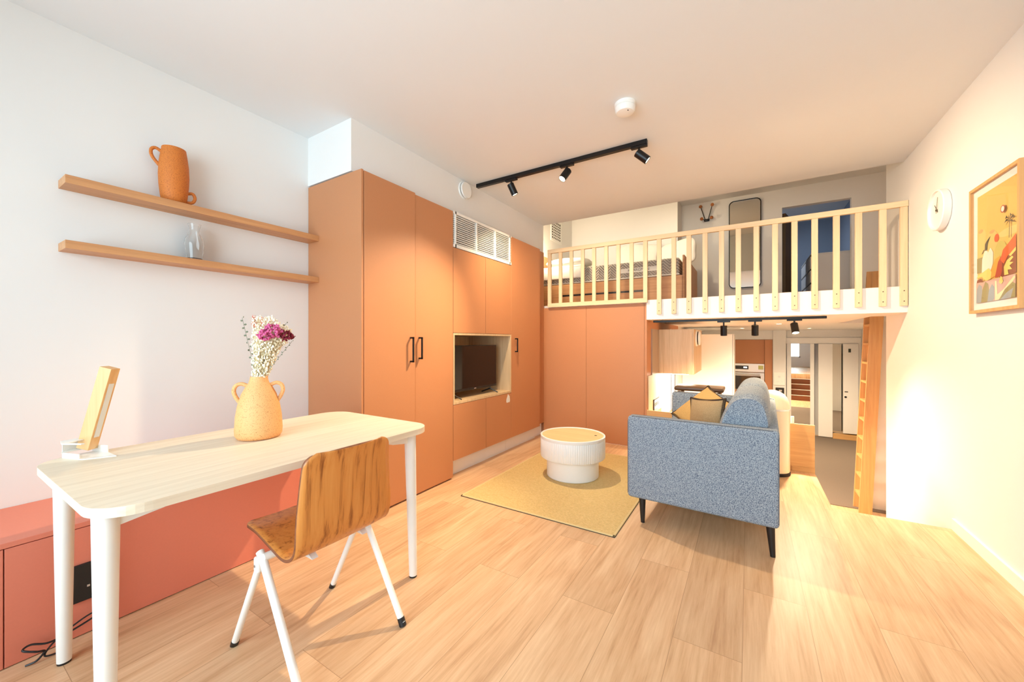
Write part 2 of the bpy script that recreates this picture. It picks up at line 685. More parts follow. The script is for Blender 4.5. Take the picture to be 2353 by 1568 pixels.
struct('ceiling', boxes((XL, XR + 0.4, YB, 4.45, ZC, ZL + 0.1)), M['ceil'])
struct('ceiling_loft', boxes((XL, XRR, 4.45, 11.0, ZL, ZL + 0.1)), M['ceil'])
struct('wall_left', boxes((XL - 0.1, XL, YB - 0.1, 6.7, 0, ZL + 0.1)), M['wall'])
struct('wall_left_bulkhead', boxes((XL, -2.27, 1.62, 4.45, 2.335, ZC)), M['wall'])
struct('wall_right', boxes((XR, XRR + 0.1, YB - 0.1, 4.93, LOW, ZL + 0.1)), M['wall'])
struct('wall_right_recess', boxes((XRR, XRR + 0.1, 4.93, 11.0, LOW, ZL + 0.1)), M['wall'])
struct('wall_far', boxes((XK - 0.1, XRR, 10.95, 11.05, LOW, ZS0)), M['wall'])
struct('wall_kitchen_left', boxes((XK - 0.1, XK, 6.6, 10.95, LOW, ZS0)), M['wall'])
# window wall behind the camera
wx0, wx1, wz0, wz1 = -2.35, 0.65, 0.42, 2.46
struct('wall_back', boxes((XL, wx0, YB - 0.1, YB, 0, ZC), (wx1, XR, YB - 0.1, YB, 0, ZC),
                          (wx0, wx1, YB - 0.1, YB, 0, wz0), (wx0, wx1, YB - 0.1, YB, wz1, ZC)), M['wall'])
wf = nb()
for a, b in ((wx0, wx0 + 0.05), (wx1 - 0.05, wx1), (-1.38, -1.32), (-0.38, -0.32)):
    box(wf, a, b, YB - 0.08, YB - 0.02, wz0, wz1)
box(wf, wx0, wx1, YB - 0.08, YB - 0.02, wz0, wz0 + 0.05)
box(wf, wx0, wx1, YB - 0.08, YB - 0.02, wz1 - 0.05, wz1)
w1 = struct('window_1', wf, M['white'])
part('window_pane', boxes((wx0 + 0.04, wx1 - 0.04, YB - 0.053, YB - 0.047, wz0 + 0.04, wz1 - 0.04)), M['pane'], w1)
struct('baseboard_right', boxes((XR - 0.014, XR, YB, YE - 0.002, 0, 0.07)), M['white'])
# loft: deck, its floor, its walls
struct('loft_deck', boxes((XK, XR, 4.36, 4.93, ZS0, ZS1), (XK, 1.0, 4.93, 6.6, ZS0, ZS1), (XK, XRR, 6.6, 11.0, ZS0, ZS1),
                          (XL, XK, 4.42, 6.7, 1.612, ZS1)), M['white'])
struct('floor_loft', boxes((XK, XR, 4.4, 4.93, ZS1, ZS1 + 0.006), (XK, 1.0, 4.93, 6.6, ZS1, ZS1 + 0.006),
                           (XK, XRR, 6.6, 9.2, ZS1, ZS1 + 0.006), (XL, XK, 4.45, 6.6, ZS1, ZS1 + 0.006)), M['low'])
struct('wall_ladder_pier', boxes((1.222, XRR, 6.25, 6.40, LOW, ZS0)), M['wall'])
struct('wall_loft_bed', boxes((XL, XK - 0.01, 6.6, 6.7, ZS1, ZL), (-1.065, XK - 0.01, 6.7, 7.05, ZS1, ZL)), M['wall'])
struct('wall_loft_far', boxes((-1.065, 0.43, 7.05, 7.15, ZS1, ZL), (0.43, 1.227, 7.05, 7.15, 3.2, ZL),
                              (1.227, XRR, 7.05, 7.15, ZS1, ZL)), M['wall'])
struct('wall_loft_alcove', boxes((-0.3, 1.45, 9.2, 9.3, ZS1, ZL), (1.40, 1.5, 7.15, 9.2, ZS1, ZL), (-0.3, -0.2, 7.15, 9.2, ZS1, ZL)), M['alcove'])
d2 = struct('door_2', prism(nb(), [(0.44, 7.17), (0.48, 7.16), (0.68, 7.93), (0.64, 7.94)], 1.65, 3.14), M['brown'])

# ================================================================== FITTED CABINETS, LEFT
def handle(y, z0, z1, parent, x=FR):
    bm = nb()
    w = 0.006
    box(bm, x + 0.026, x + 0.036, y - w, y + w, z0, z1, 0.001, 1)
    box(bm, x, x + 0.036, y - w, y + w, z1 - 0.012, z1, 0.001, 1)
    box(bm, x, x + 0.036, y - w, y + w, z0, z0 + 0.012, 0.001, 1)
    part('handle', bm, M['blackmetal'], parent, label='black bow handle')


t = thing('tall_wardrobe', 'tall terracotta wardrobe with two full-height doors beside the desk', 'wardrobe', (-2.47, 2.08, 0))
part('side_panel', boxes((XL + 0.003, FR + 0.004, 1.62, 1.637, 0.0, 2.325, 0.001, 1)), M['terra'], t)
part('carcass', boxes((XL + 0.003, FR - 0.024, 1.639, 2.543, 0.0, 2.318)), M['terra'], t)
for i, (a, b, top, px) in enumerate(((1.642, 2.099, 2.321, 0.004), (2.102, 2.543, 2.311, 0.0))):
    d = part('door', boxes((FR - 0.02 + px, FR + px, a, b, 0.014, top, 0.0012, 1)), M['terra'], t)
    if i == 0:
        handle(2.05, 1.03, 1.22, d, FR + px)
    else:
        handle(2.143, 1.05, 1.22, d, FR + px)

t = thing('media_cabinet', 'terracotta wall unit with oak-lined TV niche and four cupboard doors', 'cabinet', (-2.47, 3.02, 0))
part('carcass', boxes((XL + 0.003, FR - 0.024, 2.546, 3.494, 1.275, 2.0), (XL + 0.003, FR - 0.024, 2.546, 3.494, 0.152, 0.63),
                      (XL + 0.003, XL + 0.03, 2.546, 3.494, 0.63, 1.275), (XL + 0.03, -2.4, 2.546, 3.494, 2.0, 2.318)), [M['terra']], t)
for a, b in ((2.547, 3.022), (3.026, 3.494)):
    part('upper_door', boxes((FR - 0.02, FR, a, b, 1.262, 2.0, 0.0012, 1)), M['terra'], t)
for a, b in ((2.547, 3.030), (3.034, 3.494)):
    part('lower_door', boxes((FR - 0.02, FR, a, b, 0.152, 0.634, 0.0012, 1)), M['terra'], t)
part('niche_lining', boxes((XL + 0.03, FR + 0.001, 2.547, 3.494, 0.637, 0.657), (XL + 0.03, FR + 0.001, 2.547, 3.494, 1.242, 1.259),
                           (XL + 0.03, FR + 0.001, 2.547, 2.563, 0.657, 1.242), (XL + 0.03, FR + 0.001, 3.478, 3.494, 0.657, 1.242),
                           (XL + 0.03, XL + 0.045, 2.563, 3.478, 0.657, 1.242)), M['lightoak'], t, label='light oak lining of the niche')
part('plinth', boxes((XL + 0.003, -2.24, 2.546, 3.494, 0.0, 0.15)), M['white'], t, label='white plinth')

t = thing('tall_cupboard', 'narrow tall terracotta cupboard with one handle, right of the TV niche', 'cabinet', (-2.47, 3.83, 0))
part('carcass', boxes((XL + 0.003, FR - 0.024, 3.497, 4.16, 0.152, 2.318)), M['terra'], t)
d = part('door', boxes((FR - 0.02, FR, 3.498, 4.158, 0.152, 2.312, 0.0012, 1)), M['terra'], t)
handle(3.576, 1.07, 1.22, d)
part('plinth', boxes((XL + 0.003, -2.24, 3.497, 4.16, 0.0, 0.15)), M['white'], t, label='white plinth')
t = thing('filler_panel', 'recessed terracotta filler strip in the corner beside the tall cupboard', 'panel', (-2.5, 4.27, 0))
part('board', boxes((XL + 0.003, -2.225, 4.162, 4.376, 0.152, 2.318)), M['terra'], t)
part('plinth', boxes((XL + 0.003, -2.26, 4.162, 4.376, 0.0, 0.15)), M['white'], t, label='white plinth')

# ventilation grille
t = thing('ventilation_grille', 'white slatted ventilation grille above the TV cabinet doors', 'vent', (-2.2, 3.02, 2.006))
g0, g1, h0, h1 = 2.549, 3.492, 2.004, 2.315
part('frame', boxes((FR - 0.02, FR + 0.004, g0, g1, h0, h0 + 0.028), (FR - 0.02, FR + 0.004, g0, g1, h1 - 0.022, h1),
                    (FR - 0.02, FR + 0.004, g0 + 0.02, g0 + 0.034, h0, h1), (FR - 0.02, FR + 0.004, g1 - 0.034, g1 - 0.02, h0, h1)), M['white_metal'], t)
part('backing', boxes((FR - 0.055, FR - 0.05, g0, g1, h0, h1)), M['black'], t, label='black sheet standing in for the shade behind the slats')  # black sheet paints the shade seen between the slats
n = 14
for k in range(n):
    z = h0 + 0.04 + (h1 - h0 - 0.074) * k / (n - 1)
    mt = Matrix.Translation((FR - 0.008, (g0 + g1) / 2, z)) @ Matrix.Rotation(R(-8), 4, 'Y')
    part('slat', box(nb(), -0.006, 0.006, -(g1 - g0) / 2, (g1 - g0) / 2, -0.0035, 0.0035, mt=mt), M['white_metal'], t)
for y in (2.88, 3.19):
    part('mullion', boxes((FR - 0.02, FR + 0.003, y - 0.008, y + 0.008, h0, h1)), M['white_metal'], t)

# television in the niche
t = thing('television', 'black flat-screen television standing in the oak niche', 'television', (-2.27, 3.0, 0.657))
part('housing', boxes((-2.295, -2.262, 2.60, 3.35, 0.72, 1.15, 0.006, 2)), M['black'], t)
part('screen', boxes((-2.263, -2.260, 2.61, 3.34, 0.745, 1.142)), M['screen'], t)
part('brand_badge', boxes((-2.262, -2.259, 2.965, 2.995, 0.728, 0.736)), M['steel'], t, label='small silver badge')
for y in (2.68, 3.26):
    bm = nb()
    tube(bm, [(-2.28, y, 0.725), (-2.28, y, 0.70), (-2.20, y + 0.02, 0.663)], 0.006, 8)
    tube(bm, [(-2.28, y, 0.70), (-2.38, y - 0.01, 0.663)], 0.006, 8)
    part('foot', bm, M['black'], t, True)
# sticker
bm = nb()
poly = [(3.40, 0.575), (3.425, 0.617), (3.43, 0.628), (3.438, 0.617), (3.458, 0.605), (3.464, 0.578), (3.468, 0.553), (3.455, 0.537), (3.43, 0.541), (3.41, 0.536), (3.396, 0.55)]
prism(bm, [(a, b) for a, b in poly], FR, FR + 0.0015, lambda a, b, c: (c, a, b))
o = part('sticker', bm, M['label'], None, loc=(FR, 3.43, 0.536))
tag(o, 'small white cut-out sticker on the lower cabinet door under the TV', 'sticker')

# round air valve on the bulkhead
t = thing('air_valve', 'round white air valve on the bulkhead above the grille', 'vent', (-2.27, 2.82, 2.60))
def disc_x(bm, x0, x1, y, z, r0, r1, seg=40):
    cone(bm, (x0, y, z), (x1, y, z), r0, r1, seg)
    return bm
part('collar', disc_x(nb(), -2.2705, -2.258, 2.82, 2.60, 0.084, 0.078), M['white_metal'], t, True)
part('gap_ring', disc_x(nb(), -2.258, -2.250, 2.82, 2.60, 0.066, 0.066), M['black'], t, True)
bm = nb()
disc_x(bm, -2.250, -2.236, 2.82, 2.60, 0.074, 0.070)
part('cover_disc', bm, M['white_metal'], t, True)

# ================================================================== LOW BENCH, SOCKETS, CABLE
BX = -2.29
t = thing('low_bench', 'long low coral bench cupboard along the left wall under the desk', 'bench', (-2.53, 0.2, 0))
part('top_board', boxes((XL + 0.003, BX, -1.33, 1.617, 0.437, 0.457, 0.001, 1)), M['bench'], t)
part('carcass', boxes((XL + 0.003, BX - 0.02, -1.33, 1.617, 0.0, 0.434)), M['bench'], t)
for a, b in ((-1.33, -0.55), (-0.547, 0.211), (0.214, 1.617)):
    part('front_panel', boxes((BX - 0.018, BX, a, b, 0.004, 0.434, 0.001, 1)), M['bench'], t)
t = thing('socket_panel', 'black power and data socket panel on the coral bench front', 'socket', (BX, 0.455, 0.142))
part('plate', boxes((BX, BX + 0.012, 0.37, 0.478, 0.142, 0.291, 0.003, 2)), M['black'], t)
part('data_port', boxes((BX + 0.012, BX + 0.014, 0.43, 0.475, 0.245, 0.252)), M['label'], t, label='white slot')
for y in (0.415, 0.432, 0.445):
    part('contact', boxes((BX + 0.012, BX + 0.014, y, y + 0.008, 0.195, 0.203)), M['steel'], t)
bm = nb()
tube(bm, smooth_pts([(BX + 0.012, 0.43, 0.155), (BX + 0.03, 0.435, 0.115), (BX + 0.035, 0.455, 0.09), (BX + 0.03, 0.43, 0.07),
                     (BX + 0.03, 0.36, 0.05), (BX + 0.04, 0.31, 0.05), (BX + 0.03, 0.27, 0.065), (BX + 0.04, 0.25, 0.06), (BX + 0.06, 0.28, 0.045),
                     (BX + 0.05, 0.30, 0.03), (BX + 0.06, 0.28, 0.012), (BX + 0.05, 0.255, 0.006)], 6), 0.0035, 6)
tube(bm, smooth_pts([(BX + 0.03, 0.455, 0.095), (BX + 0.03, 0.40, 0.082), (BX + 0.035, 0.33, 0.045), (BX + 0.05, 0.30, 0.012), (BX + 0.06, 0.34, 0.005)], 6), 0.003, 6)
o = part('power_cable', bm, M['black'], None, True, loc=(BX + 0.04, 0.35, 0))
tag(o, 'tangled black cable hanging from the socket panel to the floor', 'cable')

# ================================================================== WALL SHELVES AND WHAT STANDS ON THEM
for z0, lab in ((1.911, 'upper of two oak wall shelves, holding the orange jug'), (1.613, 'lower of two oak wall shelves, holding the glass carafe')):
    o = part('wall_shelf', boxes((XL, -2.638, 0.413, 1.6195, z0, z0 + 0.038, 0.0008, 1)), M['shelf'], None, loc=(-2.7, 1.02, z0))
    tag(o, lab, 'shelf', 'oak wall shelves')


def handle_loop(bm, c, ang, pts, r):
    """pts: (radial, z) in the vertical plane at angle ang through c"""
    P3 = [(c[0] + rr * math.cos(ang), c[1] + rr * math.sin(ang), c[2] + z) for rr, z in pts]
    tube(bm, smooth_pts(P3, 6), r, 10)
    return bm


jx, jy, jz = -2.705, 0.82, 1.949
t = thing('jug', 'tall orange speckled ceramic jug with two ring handles on the upper shelf', 'jug', (jx, jy, jz))
prof = [(0, 0), (0.045, 0), (0.052, 0.004), (0.058, 0.04), (0.064, 0.10), (0.066, 0.15), (0.064, 0.21), (0.058, 0.26), (0.053, 0.295), (0.052, 0.302), (0.048, 0.302),
        (0.046, 0.28), (0.055, 0.2), (0.055, 0.1), (0.045, 0.02), (0, 0.015)]
part('body', lathe(nb(), [(r, jz + z) for r, z in prof], jx, jy), M['terraccotta_jug'], t, True, angle=60)
ca = R(31.7)
part('handle', handle_loop(nb(), (jx, jy, jz), R(31.7 + 180 + 45), [(0.050, 0.272), (0.075, 0.285), (0.092, 0.27), (0.088, 0.235), (0.056, 0.19)], 0.008), M['terraccotta_jug'], t, True)
part('handle', handle_loop(nb(), (jx, jy, jz), R(31.7 + 45), [(0.056, 0.07), (0.08, 0.075), (0.09, 0.05), (0.078, 0.025), (0.050, 0.02)], 0.008), M['terraccotta_jug'], t, True)

cx, cy, cz = -2.705, 0.912, 1.651
o = part('carafe', lathe(nb(), [(r, cz + z) for r, z in
    [(0, 0), (0.032, 0), (0.036, 0.003), (0.041, 0.05), (0.046, 0.095), (0.042, 0.12), (0.028, 0.15), (0.024, 0.165), (0.025, 0.185), (0.031, 0.207),
     (0.029, 0.207), (0.0225, 0.185), (0.0215, 0.165), (0.0255, 0.148), (0.0395, 0.118), (0.0435, 0.095), (0.0385, 0.05), (0.034, 0.012), (0, 0.010)]], cx, cy),
    M['glass'], None, True, loc=(cx, cy, cz))
tag(o, 'clear glass carafe with narrow neck on the lower shelf', 'carafe')

# ================================================================== DESK
t = thing('desk', 'pale oak desk with rounded corners and white tapered legs by the left wall', 'desk', (-1.8, 0.88, 0))
bm = nb()
prism(bm, rrect(-2.215, -1.400, 0.265, 1.490, 0.115, 10), 0.723, 0.75)
part('tabletop', bm, [M['desk']], t)
for x, y in ((-1.508, 0.310), (-2.155, 0.335), (-1.465, 1.385), (-2.135, 1.40)):
    l = part('leg', cone(nb(), (x, y, 0.722), (x + (0.0 if y < 1 else 0.022), y, 0.008), 0.029, 0.0195, 28), M['white_metal'], t, True)
    part('foot_glide', cone(nb(), (x + (0.0 if y < 1 else 0.022), y, 0.012), (x + (0.0 if y < 1 else 0.022), y, 0), 0.0185, 0.0185, 28), M['black'], l, True)
for x, y, dx, dy in ((-1.508, 0.310, 0, 1), (-2.155, 0.335, 0, 1), (-1.465, 1.385, 0, -1), (-2.135, 1.40, 0, -1)):
    bm = nb()
    prism(bm, [(y, 0.723), (y + dy * 0.24, 0.723), (y + dy * 0.20, 0.715), (y + dy * 0.12, 0.69), (y + dy * 0.02, 0.675), (y, 0.675)], x - 0.012, x + 0.012, lambda a, b, c: (c, a, b))
    part('bracket', bm, M['white_metal'], t)

# desk lamp
lx, ly, lz = -2.158, 0.405, 0.75
t = thing('desk_lamp', 'slim wooden bar lamp on a folded white metal foot, left end of desk', 'lamp', (lx, ly, lz))
ez = Matrix.Rotation(R(18), 4, 'Z')
LT = Matrix.Translation((lx - 0.04, ly - 0.005, lz + 0.022)) @ Matrix.Rotation(R(36), 4, 'Z') @ Matrix.Rotation(R(15), 4, 'Y')
bm = box(nb(), -0.022, 0.022, -0.019, 0.019, 0.0, 0.325, 0.0008, 1, mt=LT)
arm = part('arm', bm, M['lampwood'], t)
part('light_strip', box(nb(), 0.0215, 0.0235, -0.010, 0.010, 0.05, 0.265, mt=LT), M['off'], arm, label='white diffuser set into the bar')
bm = nb()
FM = Matrix.Translation((lx, ly, lz)) @ ez
prism(bm, [(-0.055, -0.05), (0.05, -0.055), (0.115, 0.01), (0.03, 0.035), (-0.05, 0.035)], 0.0, 0.003)
box(bm, -0.055, 0.035, -0.055, -0.052, 0.0, 0.02)
box(bm, -0.055, 0.03, 0.032, 0.035, 0.0, 0.03)
prism(bm, [(-0.075, -0.045), (-0.05, -0.06), (-0.048, -0.02), (-0.048, 0.03), (-0.07, 0.02)], 0.018, 0.021)
box(bm, -0.075, -0.072, -0.045, 0.03, 0.018, 0.06)
prism(bm, [(-0.075, -0.05), (-0.02, -0.075), (0.055, -0.06), (0.055, -0.05), (-0.015, -0.058), (-0.035, 0.02), (-0.075, 0.03)], 0.058, 0.061)
bmesh.ops.transform(bm, matrix=FM, verts=bm.verts)
part('base', bm, M['white_metal'], t)

# vase and dried flowers
vx, vy, vz = -1.905, 0.882, 0.75
t = thing('vase', 'peach speckled ceramic vase with two ear handles on the desk', 'vase', (vx, vy, vz))
prof = [(0, 0), (0.070, 0), (0.084, 0.004), (0.092, 0.018), (0.0935, 0.04), (0.090, 0.10), (0.082, 0.15), (0.068, 0.20), (0.052, 0.232), (0.041, 0.248), (0.036, 0.262), (0.034, 0.278),
        (0.029, 0.278), (0.031, 0.26), (0.045, 0.232), (0.07, 0.17), (0.083, 0.08), (0.08, 0.02), (0, 0.015)]
part('body', lathe(nb(), [(r, vz + z) for r, z in prof], vx, vy, 56), M['vase'], t, True, angle=60)
for a in (R(31.7 + 25), R(31.7 + 205)):
    part('handle', handle_loop(nb(), (vx, vy, vz), a, [(0.045, 0.238), (0.068, 0.247), (0.088, 0.238), (0.095, 0.215), (0.088, 0.19), (0.074, 0.165)], 0.0085), M['vase'], t, True)

t = thing('dried_bouquet', 'dried flower bouquet, cream filler with magenta blooms, in the peach vase', 'flowers', (vx, vy, 0.96))
cr_ = Vector((math.cos(R(31.7 + 25)), math.sin(R(31.7 + 25)), 0))      # sideways as the photo sees it
fw_ = Vector((-cr_.y, cr_.x, 0))
def bpos(a, d, z):
    return Vector((vx, vy, 0)) + cr_ * a + fw_ * d + Vector((0, 0, z))
M['creamfl'] = plain('cream_dried_flower', s(250, 240, 216), 0.9, noise=0.08, nscale=60)
M['straw'] = plain('straw_stem', s(226, 206, 164), 0.9, noise=0.12)
M['pinkfl'] = plain('pink_hydrangea', s(205, 92, 140), 0.85, noise=0.25, nscale=90)
M['redfl'] = plain('burgundy_flower', s(120, 16, 40), 0.85, noise=0.25, nscale=90)
M['coralfl'] = plain('coral_grass_plume', s(222, 132, 112), 0.9, noise=0.2, nscale=90)
M['sage'] = plain('sage_leaf', s(112, 116, 96), 0.8, noise=0.2, nscale=90)
bm = nb()
stems = nb()
NB = 2300
for i in range(NB):
    z = rnd.uniform(0.0, 0.27) if i % 3 else rnd.uniform(0.12, 0.28)
    cen = 0.005 + 0.18 * z
    rad = 0.034 + 0.17 * z
    an = rnd.uniform(0, 2 * PI)
    rr = rad * math.sqrt(rnd.uniform(0.25, 1.0))
    zz = z - (0.05 * (math.cos(an) * rr / rad + 0.2) if z > 0.2 and math.cos(an) > 0.2 else 0)
    p = bpos(cen + rr * math.cos(an), rr * math.sin(an) * 0.85, 1.024 + zz)
    t_ = bmesh.new()
    bmesh.ops.create_icosphere(t_, subdivisions=1, radius=rnd.uniform(0.0026, 0.0056))
    bmesh.ops.transform(t_, matrix=Matrix.Translation(p) @ Euler((rnd.random() * 6, rnd.random() * 6, 0)).to_matrix().to_4x4() @ Matrix.Diagonal((1.3, 1, 0.6, 1)), verts=t_.verts)
    vs_ = [bm.verts.new(v.co) for v in t_.verts]
    for f in t_.faces:
        bm.faces.new([vs_[v.index] for v in f.verts])
    t_.free()
    if i % 9 == 0:
        b0 = bpos(rnd.uniform(-0.02, 0.02), rnd.uniform(-0.02, 0.02), 1.0)
        tube(stems, [b0, b0.lerp(p, 0.5) + Vector((0, 0, 0.01)), p], 0.0007, 4)
part('cream_filler', bm, M['creamfl'], t, True, label='mass of tiny cream dried blossoms')
part('stems', stems, M['straw'], t)
def cluster(name, c, rad, n, size, m, label):
    bm = nb()
    for i in range(n):
        d = Vector((rnd.gauss(0, 1), rnd.gauss(0, 1), rnd.gauss(0, 1))).normalized() * rad * rnd.uniform(0.55, 1.0)
        d.z *= 0.8
        ball(bm, c + d, size * rnd.uniform(0.7, 1.2), 1, (1, 1, 0.55), rot=Euler((rnd.random() * 6, rnd.random() * 6, 0)).to_matrix().to_4x4())
    part(name, bm, m, t, True, label=label)
cluster('hydrangea', bpos(0.062, -0.065, 1.235), 0.040, 120, 0.007, M['pinkfl'], 'pink hydrangea head')
cluster('hydrangea', bpos(0.030, -0.075, 1.215), 0.030, 70, 0.0065, M['pinkfl'], 'smaller pink hydrangea head')
cluster('burgundy_bloom', bpos(0.108, -0.055, 1.215), 0.032, 80, 0.006, M['redfl'], 'burgundy dried bloom')
cluster('burgundy_bloom', bpos(0.135, -0.02, 1.21), 0.012, 20, 0.005, M['redfl'], 'small burgundy bloom at the right edge')
def plume(name, base, tip, w, m, n, label):
    bm = nb()
    for i in range(n):
        k = i / n
        p = base.lerp(tip, k)
        d = Vector((rnd.gauss(0, 1), rnd.gauss(0, 1), 1.2)).normalized() * w * (1 - 0.5 * k)
        tube(bm, [p, p + d], 0.001, 4, radii=[0.0016, 0.0004])
    tube(bm, [base, tip], 0.0012, 4)
    part(name, bm, m, t, label=label)
plume('grass_plume', bpos(-0.012, -0.02, 1.25), bpos(-0.018, -0.02, 1.30), 0.02, M['coralfl'], 90, 'coral grass plume')
plume('grass_plume', bpos(0.012, -0.02, 1.25), bpos(0.015, -0.02, 1.295), 0.016, M['coralfl'], 70, 'second coral grass plume')
def sprig(base, tip, n, size, label):
    bm = nb()
    tube(bm, [base, tip], 0.0008, 5)
    for i in range(n):
        k = (i + 1) / n
        p = base.lerp(tip, k)
        side = cr_ * (1 if i % 2 else -1) + Vector((0, 0, 0.5)) + fw_ * rnd.uniform(-0.5, 0.5)
        ball(bm, p + side.normalized() * size, size, 1, (1, 0.35, 0.8), rot=Euler((rnd.uniform(-0.6, 0.6), rnd.uniform(-0.6, 0.6), rnd.random() * 3)).to_matrix().to_4x4())
    part('eucalyptus_sprig', bm, M['sage'], t, True, label=label)
sprig(bpos(-0.01, -0.01, 1.03), bpos(-0.062, -0.01, 1.295), 16, 0.006, 'grey-green eucalyptus sprig on the left')
sprig(bpos(0.06, 0.0, 1.12), bpos(0.108, 0.0, 1.275), 12, 0.005, 'grey-green eucalyptus sprig on the right')
sprig(bpos(0.03, -0.03, 1.04), bpos(0.135, -0.03, 1.19), 14, 0.004, 'short sprig along the right side')

# ================================================================== CHAIR
t = thing('desk_chair', 'vintage school chair with brown plywood shell and white tube legs', 'chair', (-1.45, 0.905, 0))
prof = smooth_pts([(-1.715, 0, 0.452), (-1.60, 0, 0.452), (-1.48, 0, 0.437), (-1.385, 0, 0.425), (-1.325, 0, 0.437), (-1.292, 0, 0.475), (-1.278, 0, 0.54), (-1.272, 0, 0.62), (-1.268, 0, 0.70), (-1.262, 0, 0.76), (-1.252, 0, 0.80)], 6)
L_ = [0]
for a, b in zip(prof, prof[1:]):
    L_.append(L_[-1] + (b - a).length)
tot = L_[-1]
def halfw(q):
    """half width along the shell, q in metres from the seat front"""
    w = 0.165 + 0.032 * min(1, q / 0.36)
    e = tot - q
    w = min(w, 0.197 - 0.02 * max(0, (0.25 - e) / 0.25))
    for d, rc in ((q, 0.035), (e, 0.04)):
        if d < rc:
            w -= rc - math.sqrt(max(0, rc * rc - (rc - d) ** 2))
    return w
bm = nb()
nw = 14
rows = []
qs = list(zip(prof, L_))
# extra rows near both ends so the corners are round
extra = []
for p, q in qs:
    extra.append((p, q))
def at_len(q):
    for i in range(len(L_) - 1):
        if L_[i] <= q <= L_[i + 1]:
            return prof[i].lerp(prof[i + 1], (q - L_[i]) / max(1e-9, L_[i + 1] - L_[i]))
    return prof[-1]
samples = sorted(set([0, 0.002, 0.006, 0.012, 0.02, 0.03, tot, tot - 0.002, tot - 0.006, tot - 0.012, tot - 0.02, tot - 0.032] + L_[2:-2]))
for q in samples:
    p = at_len(q)
    w = halfw(q)
    row = []
    for k in range(nw + 1):
        y = 0.905 + w * (2 * k / nw - 1)
        curve = 0.016 * ((2 * k / nw - 1) ** 2)
        f = min(1, max(0, (q - 0.42) / 0.15))
        row.append(bm.verts.new((p.x - curve * f, y, p.z + curve * 0.4 * (1 - f))))
    rows.append(row)
for a, b in zip(rows, rows[1:]):
    for k in range(nw):
        bm.faces.new((a[k], a[k + 1], b[k + 1], b[k]))
sh = part('seat_shell', bm, [M['ply'], M['plyedge']], t, True)
sm = sh.modifiers.new('thickness', 'SOLIDIFY')
sm.thickness = 0.011
sm.offset = 0
sm.material_offset_rim = 1
AX, AZ = -1.485, 0.412
for y, sgn in ((0.70, -1), (1.122, 1)):
    l = part('rear_leg', tube(nb(), [(AX - 0.02, y, AZ + 0.015), (AX, y, AZ), (-1.232, y, 0.012)], 0.0135, 16), M['white_metal'], t, True)
    part('foot_cap', cone(nb(), (-1.2425, y, 0.03), (-1.228, y, 0.0), 0.0148, 0.0148, 18), M['black'], l, True)
    l = part('front_leg', tube(nb(), [(AX - 0.028, y - sgn * 0.004, AZ - 0.035), (-1.708, y - sgn * 0.004, 0.012)], 0.0125, 16), M['white_metal'], t, True)
    part('foot_cap', cone(nb(), (-1.7015, y - sgn * 0.004, 0.022), (-1.714, y - sgn * 0.004, 0.0), 0.0138, 0.0138, 18), M['black'], l, True)
    bm = nb()
    box(bm, AX - 0.045, AX - 0.012, y - 0.012, y + 0.012, AZ - 0.06, AZ - 0.005, 0.008, 3)
    h = part('hinge_plate', bm, M['white_metal'], t, True)
    part('bolt', cone(nb(), (AX - 0.03, y - 0.014, AZ - 0.035), (AX - 0.03, y + 0.014, AZ - 0.035), 0.005, 0.005, 10), M['steel'], h, True)
part('cross_bar', tube(nb(), [(AX + 0.004, 0.70, AZ), (AX + 0.004, 1.122, AZ)], 0.0145, 16), M['white_metal'], t, True)
for y in (0.80, 1.01):
    bm = nb()
    prism(bm, [(AX - 0.06, AZ + 0.0165), (AX + 0.14, AZ + 0.009), (AX + 0.16, AZ - 0.004), (AX - 0.03, AZ + 0.0)], y - 0.012, y + 0.012, lambda a, b, c: (a, c, b))
    part('seat_bracket', bm, M['white_metal'], t)

# ================================================================== RUG AND ROUND TABLE
t = thing('rug', 'yellow-beige woven jute rug with pale binding under the round table', 'rug', (-1.28, 3.12, 0))
part('pile', boxes((-1.865, -0.70, 2.305, 3.94, 0.0015, 0.009, 0.001, 1)), M['rug'], t)
rx0, rx1, ry0, ry1 = -1.877, -0.688, 2.293, 3.952
part('binding', boxes((rx0, rx1, ry0, ry0 + 0.014, 0.001, 0.0105, 0.002, 1), (rx0, rx1, ry1 - 0.014, ry1, 0.001, 0.0105, 0.002, 1),
                      (rx0, rx0 + 0.014, ry0, ry1, 0.001, 0.0105, 0.002, 1), (rx1 - 0.014, rx1, ry0, ry1, 0.001, 0.0105, 0.002, 1)), M['rugedge'], t)
part('backing', boxes((rx0 - 0.001, rx1 + 0.001, ry0 - 0.001, ry1 + 0.001, 0.0, 0.004)), M['rugside'], t)

kx, ky = -1.325, 3.165
t = thing('coffee_table', 'round white fluted drum coffee table with pale oak tray top', 'table', (kx, ky, 0.01))
part('base', lathe(nb(), [(0, 0.0095), (0.222, 0.0095), (0.226, 0.014), (0.226, 0.19), (0, 0.19)], kx, ky, 64), M['white'], t, True)
bm = nb()
nf = 96
prof = [(0.276, 0.178), (0.280, 0.184), (0.280, 0.335), (0.276, 0.343)]
rings = []
for r, z in prof:
    ring = []
    for i in range(nf * 4):
        a = 2 * PI * i / (nf * 4)
        rr = r + (0.0022 * math.cos(i * PI / 2 + 0.0) if 0.18 < z < 0.34 else 0)
        ring.append(bm.verts.new((kx + rr * math.cos(a), ky + rr * math.sin(a), z)))
    rings.append(ring)
for q, w in zip(rings, rings[1:]):
    for i in range(nf * 4):
        j = (i + 1) % (nf * 4)
        bm.faces.new((q[i], q[j], w[j], w[i]))
bm.faces.new(rings[0][::-1])
bm.faces.new(rings[-1])
part('fluted_drum', bm, M['white'], t, True, angle=60)
